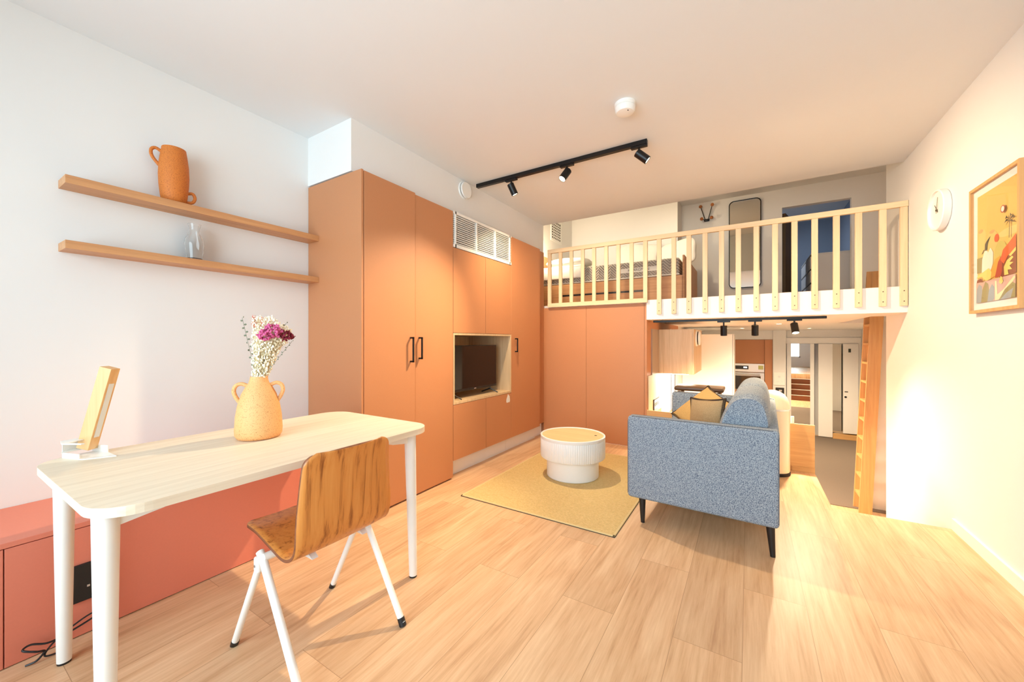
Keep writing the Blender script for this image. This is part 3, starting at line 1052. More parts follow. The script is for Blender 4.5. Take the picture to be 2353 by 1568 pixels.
part('rim', lathe(nb(), [(0.266, 0.34), (0.279, 0.34), (0.282, 0.346), (0.282, 0.364), (0.279, 0.367), (0.268, 0.367), (0.266, 0.364), (0.266, 0.34)], kx, ky, 80), M['white'], t, True)
tp = part('tray_top', lathe(nb(), [(0, 0.338), (0.2655, 0.338), (0.2655, 0.361), (0, 0.361)], kx, ky, 80), M['tabletop'], t, True)
hx, hy = kx + 0.20 * math.cos(R(22)), ky + 0.20 * math.sin(R(22))
part('finger_hole', lathe(nb(), [(0, 0.3605), (0.012, 0.3605), (0.012, 0.3615), (0, 0.3615)], hx, hy, 20), M['gap'], tp)

# ================================================================== SOFA
t = thing('sofa', 'two-seat blue-grey tweed sofa on black legs seen from its arm', 'sofa', (-0.27, 3.27, 0))
SX0, SX1 = -0.682, 0.142
def arm_part(y0, y1, m):
    bm = nb()
    box(bm, SX0, SX1, y0, y1, 0.165, 0.70, 0.022, 4)
    a = part('arm', bm, m, t, True)
    for y in ((y0 + 0.012, y1 - 0.012)):
        pts = [(SX0 + 0.004, y, 0.19), (SX0 + 0.004, y, 0.665), (SX0 + 0.03, y, 0.695), (SX1 - 0.03, y, 0.695), (SX1 - 0.004, y, 0.665), (SX1 - 0.004, y, 0.19)]
        part('piping', tube(nb(), pts, 0.0042, 6), M['piping'], a, True)
arm_part(2.53, 2.615, M['sofa'])
arm_part(3.945, 4.03, M['sofa'])
part('seat_frame', boxes((SX0 + 0.01, SX1 - 0.005, 2.60, 3.96, 0.17, 0.335, 0.012, 2)), M['sofa'], t, True)
part('back_frame', boxes((0.025, SX1, 2.60, 3.96, 0.17, 0.695, 0.02, 3)), M['sofa'], t, True)
for a, b in ((2.618, 3.276), (3.284, 3.942)):
    part('seat_cushion', boxes((SX0 + 0.005, 0.02, a, b, 0.335, 0.475, 0.035, 4)), M['sofa'], t, True)
def back_cushion(y0, y1, dz):
    pr = [(-0.165, 0.475), (-0.178, 0.56), (-0.165, 0.66), (-0.130, 0.77), (-0.085, 0.845), (-0.03, 0.872 + dz), (0.03, 0.87 + dz), (0.075, 0.835), (0.098, 0.76), (0.10, 0.698), (0.045, 0.693), (0.018, 0.56), (0.018, 0.475)]
    pr = smooth_pts([(a, 0, b) for a, b in pr], 3)
    bm = nb()
    rows = []
    n = 12
    cx_ = -0.04
    cz_ = 0.66
    for k in range(n + 1):
        f = k / n
        e = min(f, 1 - f) * (y1 - y0)
        sc_ = 1 - 0.10 * max(0, 1 - e / 0.06) ** 2
        rows.append([bm.verts.new((cx_ + (p.x - cx_) * sc_, y0 + f * (y1 - y0), cz_ + (p.z - cz_) * sc_)) for p in pr])
    for a, b in zip(rows, rows[1:]):
        for i in range(len(pr)):
            j = (i + 1) % len(pr)
            bm.faces.new((a[i], a[j], b[j], b[i]))
    bm.faces.new(rows[0])
    bm.faces.new(rows[-1][::-1])
    o = part('back_cushion', bm, M['sofa'], t, True, angle=50)
    return o
back_cushion(2.63, 3.275, 0.0)
back_cushion(3.287, 3.935, 0.004)
for x, y in ((-0.60, 2.59), (0.10, 2.575), (-0.60, 3.97), (0.10, 3.97)):
    dx = 0.012 if x > 0 else 0.006
    part('leg', cone(nb(), (x, y, 0.17), (x + dx, y - (0.01 if y < 3 else -0.01), 0.0), 0.022, 0.0125, 20), M['soleg'], t, True)


t.rotation_euler = (0, 0, R(-2.0))
t.location.x += 0.027


def throw_pillow(name, label, c, nrm, roll, size, m, thick=0.07):
    n = Vector(nrm).normalized()
    up = Vector((0, 0, 1))
    a = up.cross(n).normalized()
    b = n.cross(a)
    rot = Matrix.Rotation(R(roll), 3, n)
    a, b = rot @ a, rot @ b
    c = Vector(c)
    th = thing(name, label, 'pillow', c - Vector((0, 0, size / 2)))
    N = 20
    def P(u, v):
        uu, vv = 2 * u, 2 * v
        x = u * size * (1 - 0.10 * (1 - vv * vv)) 
        y = v * size * (1 - 0.10 * (1 - uu * uu))
        return x, y
    bm = nb()
    grid = {}
    for sd in (1, -1):
        for i in range(N + 1):
            for j in range(N + 1):
                u, v = i / N - 0.5, j / N - 0.5
                edge = i in (0, N) or j in (0, N)
                if edge and (0, i, j) in grid:
                    continue
                x, y = P(u, v)
                h = 0 if edge else thick * (max(0, math.cos(PI * u)) * max(0, math.cos(PI * v))) ** 0.55
                h += 0 if edge else 0.004 * math.sin(9 * u + 4 * v) * math.cos(PI * u) * math.cos(PI * v)
                vert = bm.verts.new(c + a * x + b * y + n * h * sd)
                grid[(0 if edge else sd, i, j)] = vert
    g = lambda sd, i, j: grid[(0 if i in (0, N) or j in (0, N) else sd, i, j)]
    for sd in (1, -1):
        for i in range(N):
            for j in range(N):
                q = [g(sd, i, j), g(sd, i + 1, j), g(sd, i + 1, j + 1), g(sd, i, j + 1)]
                bm.faces.new(q if sd == 1 else q[::-1])
    part('cover', bm, m, th, True, angle=80)
    # blanket stitch: an edge cord with short bars reaching onto the face
    bm = nb()
    rim = []
    for k in range(4 * N):
        e, f = divmod(k, N)
        f = f / N - 0.5
        u, v = ((f, -0.5), (0.5, f), (-f, 0.5), (-0.5, -f))[e]
        x, y = P(u, v)
        rim.append(c + a * x + b * y)
    tube(bm, rim, 0.0028, 5, closed=True)
    for k in range(4 * N):
        for h in (0, 0.5):
            p = rim[k].lerp(rim[(k + 1) % (4 * N)], h)
            q = p.lerp(c, 0.075)
            for sd in (1, -1):
                tube(bm, [p, q + n * sd * 0.014], 0.0022, 4)
    part('blanket_stitch', bm, M['stitch'], th, label='dark blanket stitching round the edge')


throw_pillow('throw_pillow', 'yellow linen cushion with dark stitched edge, farther one on the sofa', (-0.335, 3.52, 0.622), (-0.45, -0.52, 0.72), -22, 0.40, M['pillow'])
throw_pillow('throw_pillow', 'taupe linen cushion, shade mixed into its ochre, dark stitched edge, nearer one on the sofa', (-0.255, 3.02, 0.64), (-0.58, -0.76, 0.20), 6, 0.30, M['shaded'], 0.055)

# bin, stool, low panel, candle
bx, by = 0.180, 4.20
t = thing('pedal_bin', 'tall cream round bin with domed lid behind the sofa', 'bin', (bx, by, 0))
part('base_ring', lathe(nb(), [(0, 0), (0.138, 0), (0.140, 0.006), (0.140, 0.022), (0.134, 0.028), (0, 0.028)], bx, by, 48), M['gap'], t, True)
part('body', lathe(nb(), [(0, 0.028), (0.133, 0.028), (0.135, 0.034), (0.135, 0.575), (0, 0.575)], bx, by, 48), M['bin'], t, True)
part('collar', lathe(nb(), [(0.134, 0.572), (0.138, 0.574), (0.138, 0.588), (0.134, 0.59), (0.128, 0.59)], bx, by, 48), M['steel'], t, True)
part('dome_lid', lathe(nb(), [(0.136, 0.588), (0.134, 0.61), (0.127, 0.65), (0.113, 0.685), (0.090, 0.714), (0.060, 0.734), (0.030, 0.744), (0, 0.746)], bx, by, 48), M['bin'], t, True)

t = thing('stool', 'dark brown wooden stool top showing behind the far sofa arm', 'stool', (-0.41, 4.19, 0))
bm = nb()
box(bm, -0.625, -0.195, 4.045, 4.335, 0.705, 0.745, 0.016, 4)
part('seat', bm, M['stool'], t, True)
for x in (-0.58, -0.24):
    for y in (4.075, 4.305):
        part('leg', cone(nb(), (x, y, 0.70), (x, y, 0), 0.016, 0.012, 16), M['stool'], t, True)

t = thing('parapet_panel', 'low oak guard panel at the edge of the raised floor', 'panel', (-0.2, 4.37, 0))
part('board', boxes((XK + 0.003, 0.507, 4.355, 4.379, 0.0, 0.43, 0.001, 1)), M['oak'], t)
part('skirting', boxes((0.34, 0.507, 4.345, 4.355, 0.0, 0.045)), M['oak'], t)
o = part('candle', lathe(nb(), [(0, 0.43), (0.013, 0.43), (0.013, 0.492), (0.011, 0.495), (0, 0.495)], 0.345, 4.367, 20), M['white'], None, True, loc=(0.345, 4.367, 0.43))
tag(o, 'short white candle standing on the low oak guard panel', 'candle')

# ================================================================== LADDER
t = thing('ladder', 'tall oak ladder rising from the lower floor to the loft', 'ladder', (1.2, 6.08, LOW))
zt, zb = 2.05, LOW + 0.003
def lx_at(z):
    return 1.105 + (1.196 - 1.105) * (z + 0.655) / (1.43 + 0.655)
for y0, y1, ztop in ((5.94, 5.968, 1.985), (6.21, 6.238, 2.03)):
    bm = nb()
    prism(bm, [(lx_at(zb), zb), (lx_at(zb) + 0.115, zb), (lx_at(ztop) + 0.115, ztop), (lx_at(ztop), ztop)], y0, y1, lambda a, b, c: (a, c, b))
    part('stringer', bm, M['oakz'], t)
sp = 0.2238
z = 1.377
while z > LOW + 0.1:
    x = lx_at(z)
    part('tread', boxes((x + 0.003, x + 0.108, 5.969, 6.209, z - 0.012, z + 0.012)), M['oak'], t)
    z -= sp
part('tread', boxes((lx_at(1.377 + sp) + 0.003, lx_at(1.377 + sp) + 0.108, 5.969, 6.209, 1.377 + sp - 0.012, 1.377 + sp + 0.012)), M['oak'], t)

# ================================================================== STORAGE BLOCK BELOW THE BED, RAILING
t = thing('storage_block', 'wide terracotta panelled cupboard below the loft bed', 'cabinet', (-1.6, 5.4, 0))
part('carcass', boxes((XL + 0.003, XK - 0.022, 4.401, 6.59, 0.0, 1.60), (XK - 0.02, XK - 0.0005, 4.401, 6.59, LOW, 1.60)), M['terra'], t)
for a, b in ((-2.228, -1.6595), (-1.6575, -0.984)):
    part('front_panel', boxes((a, b, YP, 4.4, 0.0, 1.608, 0.0008, 1)), M['terra'], t)
part('end_strip', boxes((-0.982, XK, YP, 4.4, 0.0, 1.608, 0.0008, 1)), M['terra'], t)

t = thing('railing', 'pale pine balustrade along the front edge of the loft', 'railing', (-0.5, 4.345, ZS1))
ry0, ry1 = 4.325, 4.357
part('top_rail', boxes((-2.147, XR - 0.002, ry0, ry1, 2.285, 2.333, 0.002, 1)), M['pinex'], t)
part('bottom_rail', boxes((-2.147, -0.94, ry0, ry1, 1.611, 1.66, 0.002, 1)), M['pinex'], t)
for x in (-2.125, -0.962):
    part('end_post', boxes((x - 0.0225, x + 0.0225, ry0 + 0.002, ry1, 1.66, 2.285, 0.002, 1)), M['pine'], t)
for x in (-1.976, -1.832, -1.687, -1.546, -1.4, -1.259, -1.112):
    part('baluster', boxes((x - 0.0215, x + 0.0215, ry0 + 0.006, ry1 - 0.004, 1.66, 2.285, 0.002, 1)), M['pine'], t)
for x in (-0.819, -0.672, -0.526, -0.376, -0.229, -0.085, 0.063, 0.211, 0.358, 0.504, 0.654, 0.8, 0.952, 1.0785):
    bm = nb()
    box(bm, x - 0.0225, x + 0.0225, ry0 + 0.006, ry1 + 0.003, 1.478, 2.285, 0.002, 1)
    b = part('baluster', bm, M['pine'], t)
    bm = nb()
    for zz in (1.515, 1.60):
        cone(bm, (x, ry0 + 0.0045, zz), (x, ry0 + 0.008, zz), 0.0045, 0.0045, 10)
    part('screw', bm, M['screw'], b)

# ================================================================== LOFT FURNITURE
ZF = ZS1 + 0.006
t = thing('bed', 'wooden double bed with quilted mattress on the loft', 'bed', (-1.7, 5.9, ZF))
part('base', boxes((-2.73, -0.705, 5.2, 6.59, ZF, 2.02)), M['bedwood'], t)
part('drawer_gap', boxes((-2.36, -1.14, 5.196, 5.201, 1.842, 1.866)), M['black'], t, label='black finger groove of the drawer')
part('drawer_front', boxes((-2.36, -1.14, 5.192, 5.201, 1.66, 1.838)), M['bedwood'], t)
mt_ = part('mattress', boxes((-2.72, -0.74, 5.205, 6.58, 2.035, 2.25, 0.03, 3)), M['mattress'], t, True)
part('border_tape', boxes((-2.722, -0.738, 5.201, 6.582, 2.028, 2.045, 0.005, 1)), M['label'], mt_)
lab_ = part('mattress_label', boxes((-1.50, -1.01, 5.199, 5.206, 2.105, 2.165)), M['label'], t, label='white woven mattress label')
cu = bpy.data.curves.new('label_text', 'FONT')
cu.body = 'KAARGMAN'
cu.size = 0.05
cu.align_x = 'CENTER'
cu.align_y = 'CENTER'
to = bpy.data.objects.new('label_text', cu)
cu.materials.append(M['ink'])
to.location = Vector((-1.24, 5.197, 2.135)) - base_of(mt_)
to.rotation_euler = (R(90), 0, 0)
C.objects.link(to)
bpy.context.view_layer.update()
tm = bpy.data.meshes.new_from_object(to.evaluated_get(bpy.context.evaluated_depsgraph_get()))
tp_ = bpy.data.objects.new('label_lettering', tm)
tp_.parent, tp_.location, tp_.rotation_euler = lab_, to.location, to.rotation_euler
bpy.data.objects.remove(to)
C.objects.link(tp_)
part('end_board', boxes((-0.703, -0.68, 5.2, 6.59, ZF, 2.27, 0.002, 1)), M['bedwood'], t)
part('headboard', boxes((-2.765, -2.735, 5.2, 6.59, ZF, 2.52, 0.002, 1)), M['bedwood'], t)


def soft_block(name, label, cat, c, size, rot, m, group=None, pw=0.5):
    """stuffed pillow: superellipsoid with lumps"""
    bm = nb()
    bmesh.ops.create_cube(bm, size=2)
    bmesh.ops.subdivide_edges(bm, edges=list(bm.edges), cuts=9, use_grid_fill=True)
    ph = rnd.random() * 6
    for v in bm.verts:
        p = v.co.copy()
        d = p.normalized()
        e = 5.0
        k = (abs(d.x) ** e + abs(d.y) ** e + abs(d.z) ** 2.4) ** (-1 / e)
        q = d * k
        f = 1 + 0.05 * math.sin(5 * q.x + ph) * math.cos(4 * q.y - ph)
        corner = abs(q.x * q.y)
        v.co = Vector((q.x * size[0] / 2 * f, q.y * size[1] / 2 * f, q.z * size[2] / 2 * f * (1 - 0.55 * min(1, corner))))
    bmesh.ops.transform(bm, matrix=Matrix.Translation(c) @ Euler(rot).to_matrix().to_4x4(), verts=bm.verts)
    z = min(v.co.z for v in bm.verts)
    o = part(name, bm, m, None, True, loc=(c[0], c[1], z), angle=80)
    return tag(o, label, cat, group)


soft_block('pillow', 'white pillow propped upright, left of the two at the bed wall', 'pillow', (-1.55, 6.39, 2.545), (0.62, 0.50, 0.16), (R(72), R(6), R(6)), M['linen'], 'white bed pillows')
soft_block('pillow', 'white pillow propped upright, right of the two at the bed wall', 'pillow', (-0.94, 6.36, 2.525), (0.56, 0.48, 0.16), (R(66), R(-10), R(-10)), M['linen'], 'white bed pillows')
soft_block('folded_duvet', 'brightly lit white folded duvet at the left end of the bed', 'duvet', (-2.33, 5.45, 2.368), (0.66, 0.52, 0.17), (R(4), 0, R(4)), M['linen'])
o = tag(part('bed_sheet', boxes((-2.66, -2.02, 5.172, 5.20, 2.10, 2.29, 0.012, 3), (-2.66, -2.02, 5.172, 5.7, 2.252, 2.275, 0.01, 2)), M['linen'], None, True, loc=(-2.3, 5.3, 2.1)), 'white sheet hanging over the mattress edge under the folded duvet', 'sheet')

# wall grille in the loft
t = thing('wall_grille', 'square white wall grille with dark grid on the loft left wall', 'vent', (XL, 5.91, 2.88))
part('frame', boxes((XL, XL + 0.012, 5.70, 6.12, 2.86, 2.90), (XL, XL + 0.012, 5.70, 6.12, 3.20, 3.24), (XL, XL + 0.012, 5.70, 5.74, 2.9, 3.2), (XL, XL + 0.012, 6.08, 6.12, 2.9, 3.2)), M['white'], t)
part('backing', boxes((XL + 0.001, XL + 0.004, 5.74, 6.08, 2.9, 3.2)), M['gap'], t)
bm = nb()
for k in range(1, 6):
    y = 5.74 + 0.34 * k / 6
    box(bm, XL + 0.004, XL + 0.01, y - 0.006, y + 0.006, 2.9, 3.2)
for k in range(1, 7):
    z = 2.9 + 0.3 * k / 7
    box(bm, XL + 0.004, XL + 0.01, 5.74, 6.08, z - 0.006, z + 0.006)
part('grid', bm, M['white'], t)

# coat hooks
t = thing('coat_hook_rack', 'black wire coat hooks with four wooden balls on the loft wall', 'coat hooks', (-0.585, 7.05, 3.17))
part('bracket', boxes((-0.625, -0.545, 7.02, 7.05, 3.155, 3.195, 0.01, 2)), M['blackmetal'], t, True)
for e in ((-0.671, 6.985, 3.398), (-0.499, 6.985, 3.402), (-0.652, 6.96, 3.188), (-0.508, 6.96, 3.188)):
    r = part('rod', tube(nb(), [(-0.585 + (0.02 if e[0] > -0.58 else -0.02), 7.03, 3.175), e], 0.006, 8), M['blackmetal'], t, True)
    bm = nb()
    ball(bm, e, 0.027, 2)
    part('ball', bm, M['hookball'], r, True)

# loft mirror
t = thing('wall_mirror', 'tall mirror with thin black rounded frame on the loft wall', 'mirror', (-0.05, 7.05, 2.025))
out = rrect(-0.267, 0.166, 2.025, 3.41, 0.07, 8)
inn = rrect(-0.255, 0.154, 2.037, 3.398, 0.06, 8)
bm = nb()
n = len(out)
vv = [[bm.verts.new((a, y, b)) for a, b in pl] for pl, y in ((out, 7.02), (inn, 7.02), (inn, 7.03), (out, 7.049))]
for q, w in ((0, 1), (1, 2), (0, 3)):
    for i in range(n):
        j = (i + 1) % n
        bm.faces.new((vv[q][i], vv[q][j], vv[w][j], vv[w][i]))
bm.faces.new(vv[3])
part('frame', bm, M['blackmetal'], t)
part('glass', prism(nb(), inn, 7.026, 7.03, lambda a, b, c: (a, c, b)), M['mirror'], t)

# dresser
t = thing('dresser', 'white chest of drawers in the loft alcove', 'dresser', (1.03, 7.9, ZF))
part('body', boxes((0.815, 1.262, 7.3, 8.5, ZF, 2.49, 0.002, 1)), M['dresser'], t)
part('back_edge', boxes((1.255, 1.268, 7.29, 8.5, ZF, 2.485)), M['black'], t)
part('top', boxes((0.80, 1.262, 7.295, 8.505, 2.49, 2.508, 0.002, 1)), M['dresser'], t)
zz = ZF + 0.01
for k in range(4):
    part('drawer', boxes((0.797, 0.815, 7.31, 8.49, zz, zz + 0.185, 0.002, 1)), M['dresser'], t)
    part('drawer_gap', boxes((0.806, 0.8155, 7.30, 8.49, zz + 0.186, zz + 0.209)), M['black'], t)
    zz += 0.209

# ================================================================== KITCHEN BELOW THE LOFT
t = thing('wall_cupboard', 'light oak wall cupboard hanging under the loft', 'cabinet', (-0.75, 5.42, 0.79))
part('body', boxes((XK + 0.002, -0.57, 5.0, 5.85, 0.79, 1.332, 0.001, 1)), M['lightoak'], t)
part('door', boxes((-0.569, -0.551, 5.0, 5.85, 0.79, 1.332, 0.001, 1)), M['lightoak'], t)
part('led_strip', boxes((-0.90, -0.62, 5.06, 5.80, 0.784, 0.79)), M['led'], t, label='lit strip under the cupboard')
t = thing('round_vent_valve', 'round white valve on the side of the oak wall cupboard', 'vent', (-0.55, 5.24, 1.225))
part('collar', disc_x(nb(), -0.551, -0.535, 5.24, 1.225, 0.10, 0.098), M['white_metal'], t, True)
part('gap_ring', disc_x(nb(), -0.535, -0.522, 5.24, 1.225, 0.082, 0.082), M['black'], t, True)
part('cover_disc', disc_x(nb(), -0.522, -0.505, 5.24, 1.225, 0.088, 0.084), M['white_metal'], t, True)
t = thing('shaded_oak_boards', 'narrow oak side board beside the wall cupboard, shade put in its colour', 'panel', (XK, 4.75, 0.2))
part('board', boxes((XK, XK + 0.012, 4.60, 4.995, 0.80, 1.33)), M['shadedoak'], t)
t = thing('pale_wood_panel', 'pale wood wall panel carrying a triple socket in the kitchen', 'panel', (XK, 4.8, 0.43))
part('board', boxes((XK, XK + 0.010, 4.42, 5.19, 0.34, 0.80, 0.001, 1)), M['lightoak'], t)
t = thing('triple_socket', 'black triple socket on the pale kitchen wall panel', 'socket', (XK, 4.81, 0.385))
part('plate', boxes((XK + 0.010, XK + 0.016, 4.66, 4.97, 0.385, 0.50, 0.002, 1)), M['label'], t)
part('frame', boxes((XK + 0.010, XK + 0.022, 4.655, 4.675, 0.38, 0.505), (XK + 0.010, XK + 0.022, 4.655, 4.97, 0.497, 0.507)), M['black'], t)
for y in (4.74, 4.82, 4.90):
    part('outlet', disc_x(nb(), XK + 0.015, XK + 0.018, y, 0.44, 0.026, 0.026, 18), M['black'], t)
t = thing('white_splashback', 'white wall panel with two black joints under the oak cupboard', 'panel', (XK, 5.9, 0.0))
part('board', boxes((XK, XK + 0.006, 5.192, 6.58, 0.2, 0.788)), M['white'], t)
part('board', boxes((XK, XK + 0.006, 5.87, 6.58, 0.79, 1.36)), M['white'], t)
for y in (5.90, 6.23):
    part('joint', boxes((XK + 0.006, XK + 0.010, y - 0.02, y + 0.02, 0.2, 0.788)), M['black'], t)
t = thing('tall_fridge_cabinet', 'tall white fridge cabinet brightly lit behind the sofa', 'cabinet', (-0.55, 7.3, LOW))
part('body', boxes((XK + 0.003, -0.215, 7.0, 7.62, LOW, 1.30, 0.003, 1)), M['white'], t)
part('door', boxes((-0.213, -0.195, 7.004, 7.62, LOW + 0.1, 1.296, 0.002, 1)), M['white'], t)
part('seal', boxes((-0.215, -0.2125, 7.002, 7.62, LOW + 0.1, 1.29)), M['black'], t)

t = thing('oven_tower', 'terracotta tall kitchen unit holding the built-in oven', 'cabinet', (0.08, 10.7, LOW))
part('carcass', boxes((-0.29, 0.308, 10.42, 10.94, LOW, 1.22)), M['terra'], t)
part('upper_door', boxes((-0.288, 0.308, YF, 10.42, 0.672, 1.22, 0.001, 1)), M['terra'], t)
part('lower_door', boxes((-0.288, 0.308, YF, 10.42, LOW, 0.06, 0.001, 1)), M['terra'], t)
part('side_panel', boxes((0.311, 0.458, 10.36, 10.94, LOW, 1.22, 0.001, 1)), M['terra'], t)
t = thing('oven', 'steel built-in oven with dark glass door in the terracotta unit', 'oven', (0.01, 10.4, 0.06))
part('control_panel', boxes((-0.285, 0.305, 10.385, YF, 0.475, 0.668, 0.003, 1)), M['steel'], t)
part('display', boxes((-0.285, 0.0, 10.381, 10.386, 0.535, 0.62)), M['black'], t)
part('display_digits', boxes((-0.10, -0.03, 10.379, 10.382, 0.565, 0.595)), emit('oven_digits', (0.8, 0.9, 1, 1), 2), t)
part('energy_sticker', boxes((0.19, 0.285, 10.382, 10.386, 0.54, 0.63)), M['yellow'], t)
part('door_frame', boxes((-0.285, 0.305, 10.385, YF, 0.065, 0.462, 0.003, 1)), M['steel'], t)
part('door_glass', boxes((-0.285, 0.235, 10.380, 10.386, 0.07, 0.385)), M['ovenglass'], t)
bm = nb()
tube(bm, [(-0.27, 10.35, 0.42), (0.22, 10.35, 0.42)], 0.018, 12)
for x in (-0.25, 0.2):
    tube(bm, [(x, 10.35, 0.42), (x, 10.388, 0.42)], 0.01, 8)
part('handle', bm, M['steel'], t, True)
struct('wall_far_soffit', boxes((XK, 0.46, 10.36, 10.95, 1.225, ZS0)), M['wall'])
struct('wall_far_pier', boxes((0.462, 0.70, 10.30, 10.95, LOW, ZS0)), M['wall'])
struct('wall_far_lintel', boxes((0.70, XRR, 10.42, 10.95, 1.26, ZS0)), M['wall'])
t = thing('intercom', 'flat white intercom panel on the far white pier', 'intercom', (0.575, 10.3, 0.23))
part('panel', boxes((0.475, 0.678, 10.282, 10.30, 0.215, 0.50, 0.004, 2)), M['white_metal'], t)
for x in (0.53, 0.56, 0.62):
    part('button', boxes((x, x + 0.018, 10.279, 10.283, 0.285, 0.297)), M['off'], t)
part('speaker', cone(nb(), (0.575, 10.283, 0.40), (0.575, 10.279, 0.40), 0.025, 0.025, 20), M['off'], t)
t = thing('thermostat', 'small black square thermostat below the intercom', 'thermostat', (0.575, 10.3, 0.03))
part('housing', boxes((0.51, 0.665, 10.285, 10.30, 0.03, 0.16, 0.003, 1)), M['black'], t)
part('dial', boxes((0.57, 0.625, 10.281, 10.286, 0.075, 0.115)), M['steel'], t)

# far wardrobe with mirror doors and the white door
struct('trim_2', boxes((0.702, 1.955, 10.38, 10.42, 1.135, 1.258), (1.905, 1.955, 10.38, 10.42, LOW, 1.135)), M['white'])
struct('wall_far_closet', boxes((0.70, XRR, 10.55, 10.6, LOW, 1.26)), M['wall'])
t = thing('mirror_door', 'left sliding mirror door with white stiles on the far wall', 'door', (0.97, 10.42, LOW + 0.01))
def yawed(bm, cx_, cy_, deg):
    mt = Matrix.Translation((cx_, cy_, 0)) @ Matrix.Rotation(R(deg), 4, 'Z') @ Matrix.Translation((-cx_, -cy_, 0))
    bmesh.ops.transform(bm, matrix=mt, verts=bm.verts)
    return bm
MY1 = -3.4
part('stile', yawed(boxes((0.722, 0.80, 10.40, 10.43, LOW + 0.01, 1.13), (1.131, 1.20, 10.40, 10.43, LOW + 0.01, 1.13)), 0.97, 10.42, MY1), M['white'], t)
part('mirror_glass', yawed(boxes((0.80, 1.131, 10.41, 10.425, LOW + 0.01, 1.13)), 0.97, 10.42, MY1), M['mirror'], t)
t = thing('wardrobe_door', 'plain white wardrobe door between the two far mirrors', 'door', (1.38, 10.36, LOW + 0.01))
part('leaf', boxes((1.262, 1.497, 10.34, 10.365, LOW + 0.02, 1.13, 0.002, 1)), M['white'], t)
t = thing('mirror_door', 'narrow mirror strip beside the far white door', 'door', (1.6, 10.47, LOW + 0.01))
part('mirror_glass', yawed(boxes((1.50, 1.75, 10.45, 10.465, LOW + 0.12, 1.13)), 1.6, 10.46, -3.0), M['mirror'], t)
part('backing', yawed(boxes((1.495, 1.755, 10.467, 10.48, LOW + 0.01, 1.132)), 1.6, 10.46, -3.0), M['white'], t)
d1 = struct('door_1', yawed(boxes((1.66, 1.90, 10.34, 10.37, -0.715, 1.13)), 1.90, 10.355, 6), M['white'])
part('door_handle', tube(nb(), [(1.69, 10.36, 0.145), (1.69, 10.31, 0.145), (1.735, 10.31, 0.145)], 0.008, 8), M['blackmetal'], d1)
part('lock', cone(nb(), (1.70, 10.36, 0.035), (1.70, 10.31, 0.035), 0.02, 0.02, 14), M['blackmetal'], d1)
part('door_sign', boxes((1.745, 1.785, 10.32, 10.335, 0.955, 1.03)), plain('dark_sign', s(58, 66, 52), 0.6), d1)
struct('trim_3', boxes((1.50, 1.905, 10.30, 10.44, LOW, LOW + 0.11)), M['oak'])

# ================================================================== CEILING TRACK LIGHTS, SMOKE DETECTOR
def spot_head(parent, x, y, z_track, d, stem=0.05, rad=0.031, length=0.105, lit=True, power=30, angle=70, target=None):
    """d: aim direction"""
    d = Vector(d).normalized()
    piv = Vector((x, y, z_track - stem))
    h = part('spot_adapter', boxes((x - 0.06, x + 0.06, y - 0.016, y + 0.016, z_track - 0.016, z_track, 0.003, 1)), M['blackmetal'], parent)
    part('stem', tube(nb(), [(x, y, z_track - 0.012), piv], 0.008, 10), M['blackmetal'], h, True)
    c = piv - Vector((0, 0, 0.012)) + d * 0.03
    a, b = c - d * length / 2, c + d * length / 2
    bm = nb()
    fa, fb = frame_of(d)
    seg = 32
    rings = []
    for p, r in ((a, rad - 0.003), (a + d * 0.003, rad), (b, rad), (b, rad - 0.003), (b - d * 0.02, rad - 0.004)):
        rings.append([bm.verts.new(p + (fa * math.cos(2 * PI * i / seg) + fb * math.sin(2 * PI * i / seg)) * r) for i in range(seg)])
    for q, w in zip(rings, rings[1:]):
        for i in range(seg):
            j = (i + 1) % seg
            bm.faces.new((q[i], q[j], w[j], w[i]))
    bm.faces.new(rings[0][::-1])
    bm.faces.new(rings[-1])
    sh = part('spot_body', bm, M['blackmetal'], parent, True)
    part('lens', cone(nb(), b - d * 0.0195, b - d * 0.006, rad - 0.0045, rad - 0.0045, 24), M['glow'], sh)
    spot_light('spot_lamp', b + d * 0.004, b + d, power, angle)


t = thing('track_light', 'black ceiling track with three spotlights above the living area', 'lamp', (-1.43, 2.95, ZC))
part('track', boxes((-2.215, -0.64, 2.932, 2.968, ZC - 0.034, ZC, 0.002, 1)), M['blackmetal'], t)
zt_ = ZC - 0.034
spot_head(t, -1.83, 2.95, zt_, (0.28, 0.35, -0.9), power=125, angle=150)
spot_head(t, -1.285, 2.95, zt_, (-0.32, -0.50, -0.80), power=230, angle=66)
spot_head(t, -0.70, 2.95, zt_, (0.72, 0.25, -0.64), power=140, angle=110)

t = thing('track_light', 'black track with three spotlights under the loft edge', 'lamp', (-0.16, 4.6, ZS0))
part('track', boxes((-0.93, 0.622, 4.582, 4.618, ZS0 - 0.024, ZS0, 0.002, 1)), M['blackmetal'], t)
zt_ = ZS0 - 0.024
spot_head(t, -0.222, 4.6, zt_, (0.0, 0.15, -1), stem=0.06, power=90, angle=120)
spot_head(t, 0.056, 4.6, zt_, (0.0, 0.25, -1), stem=0.06, power=90, angle=120)
spot_head(t, 0.378, 4.6, zt_, (0.10, -0.45, -0.9), stem=0.05, power=125, angle=120)

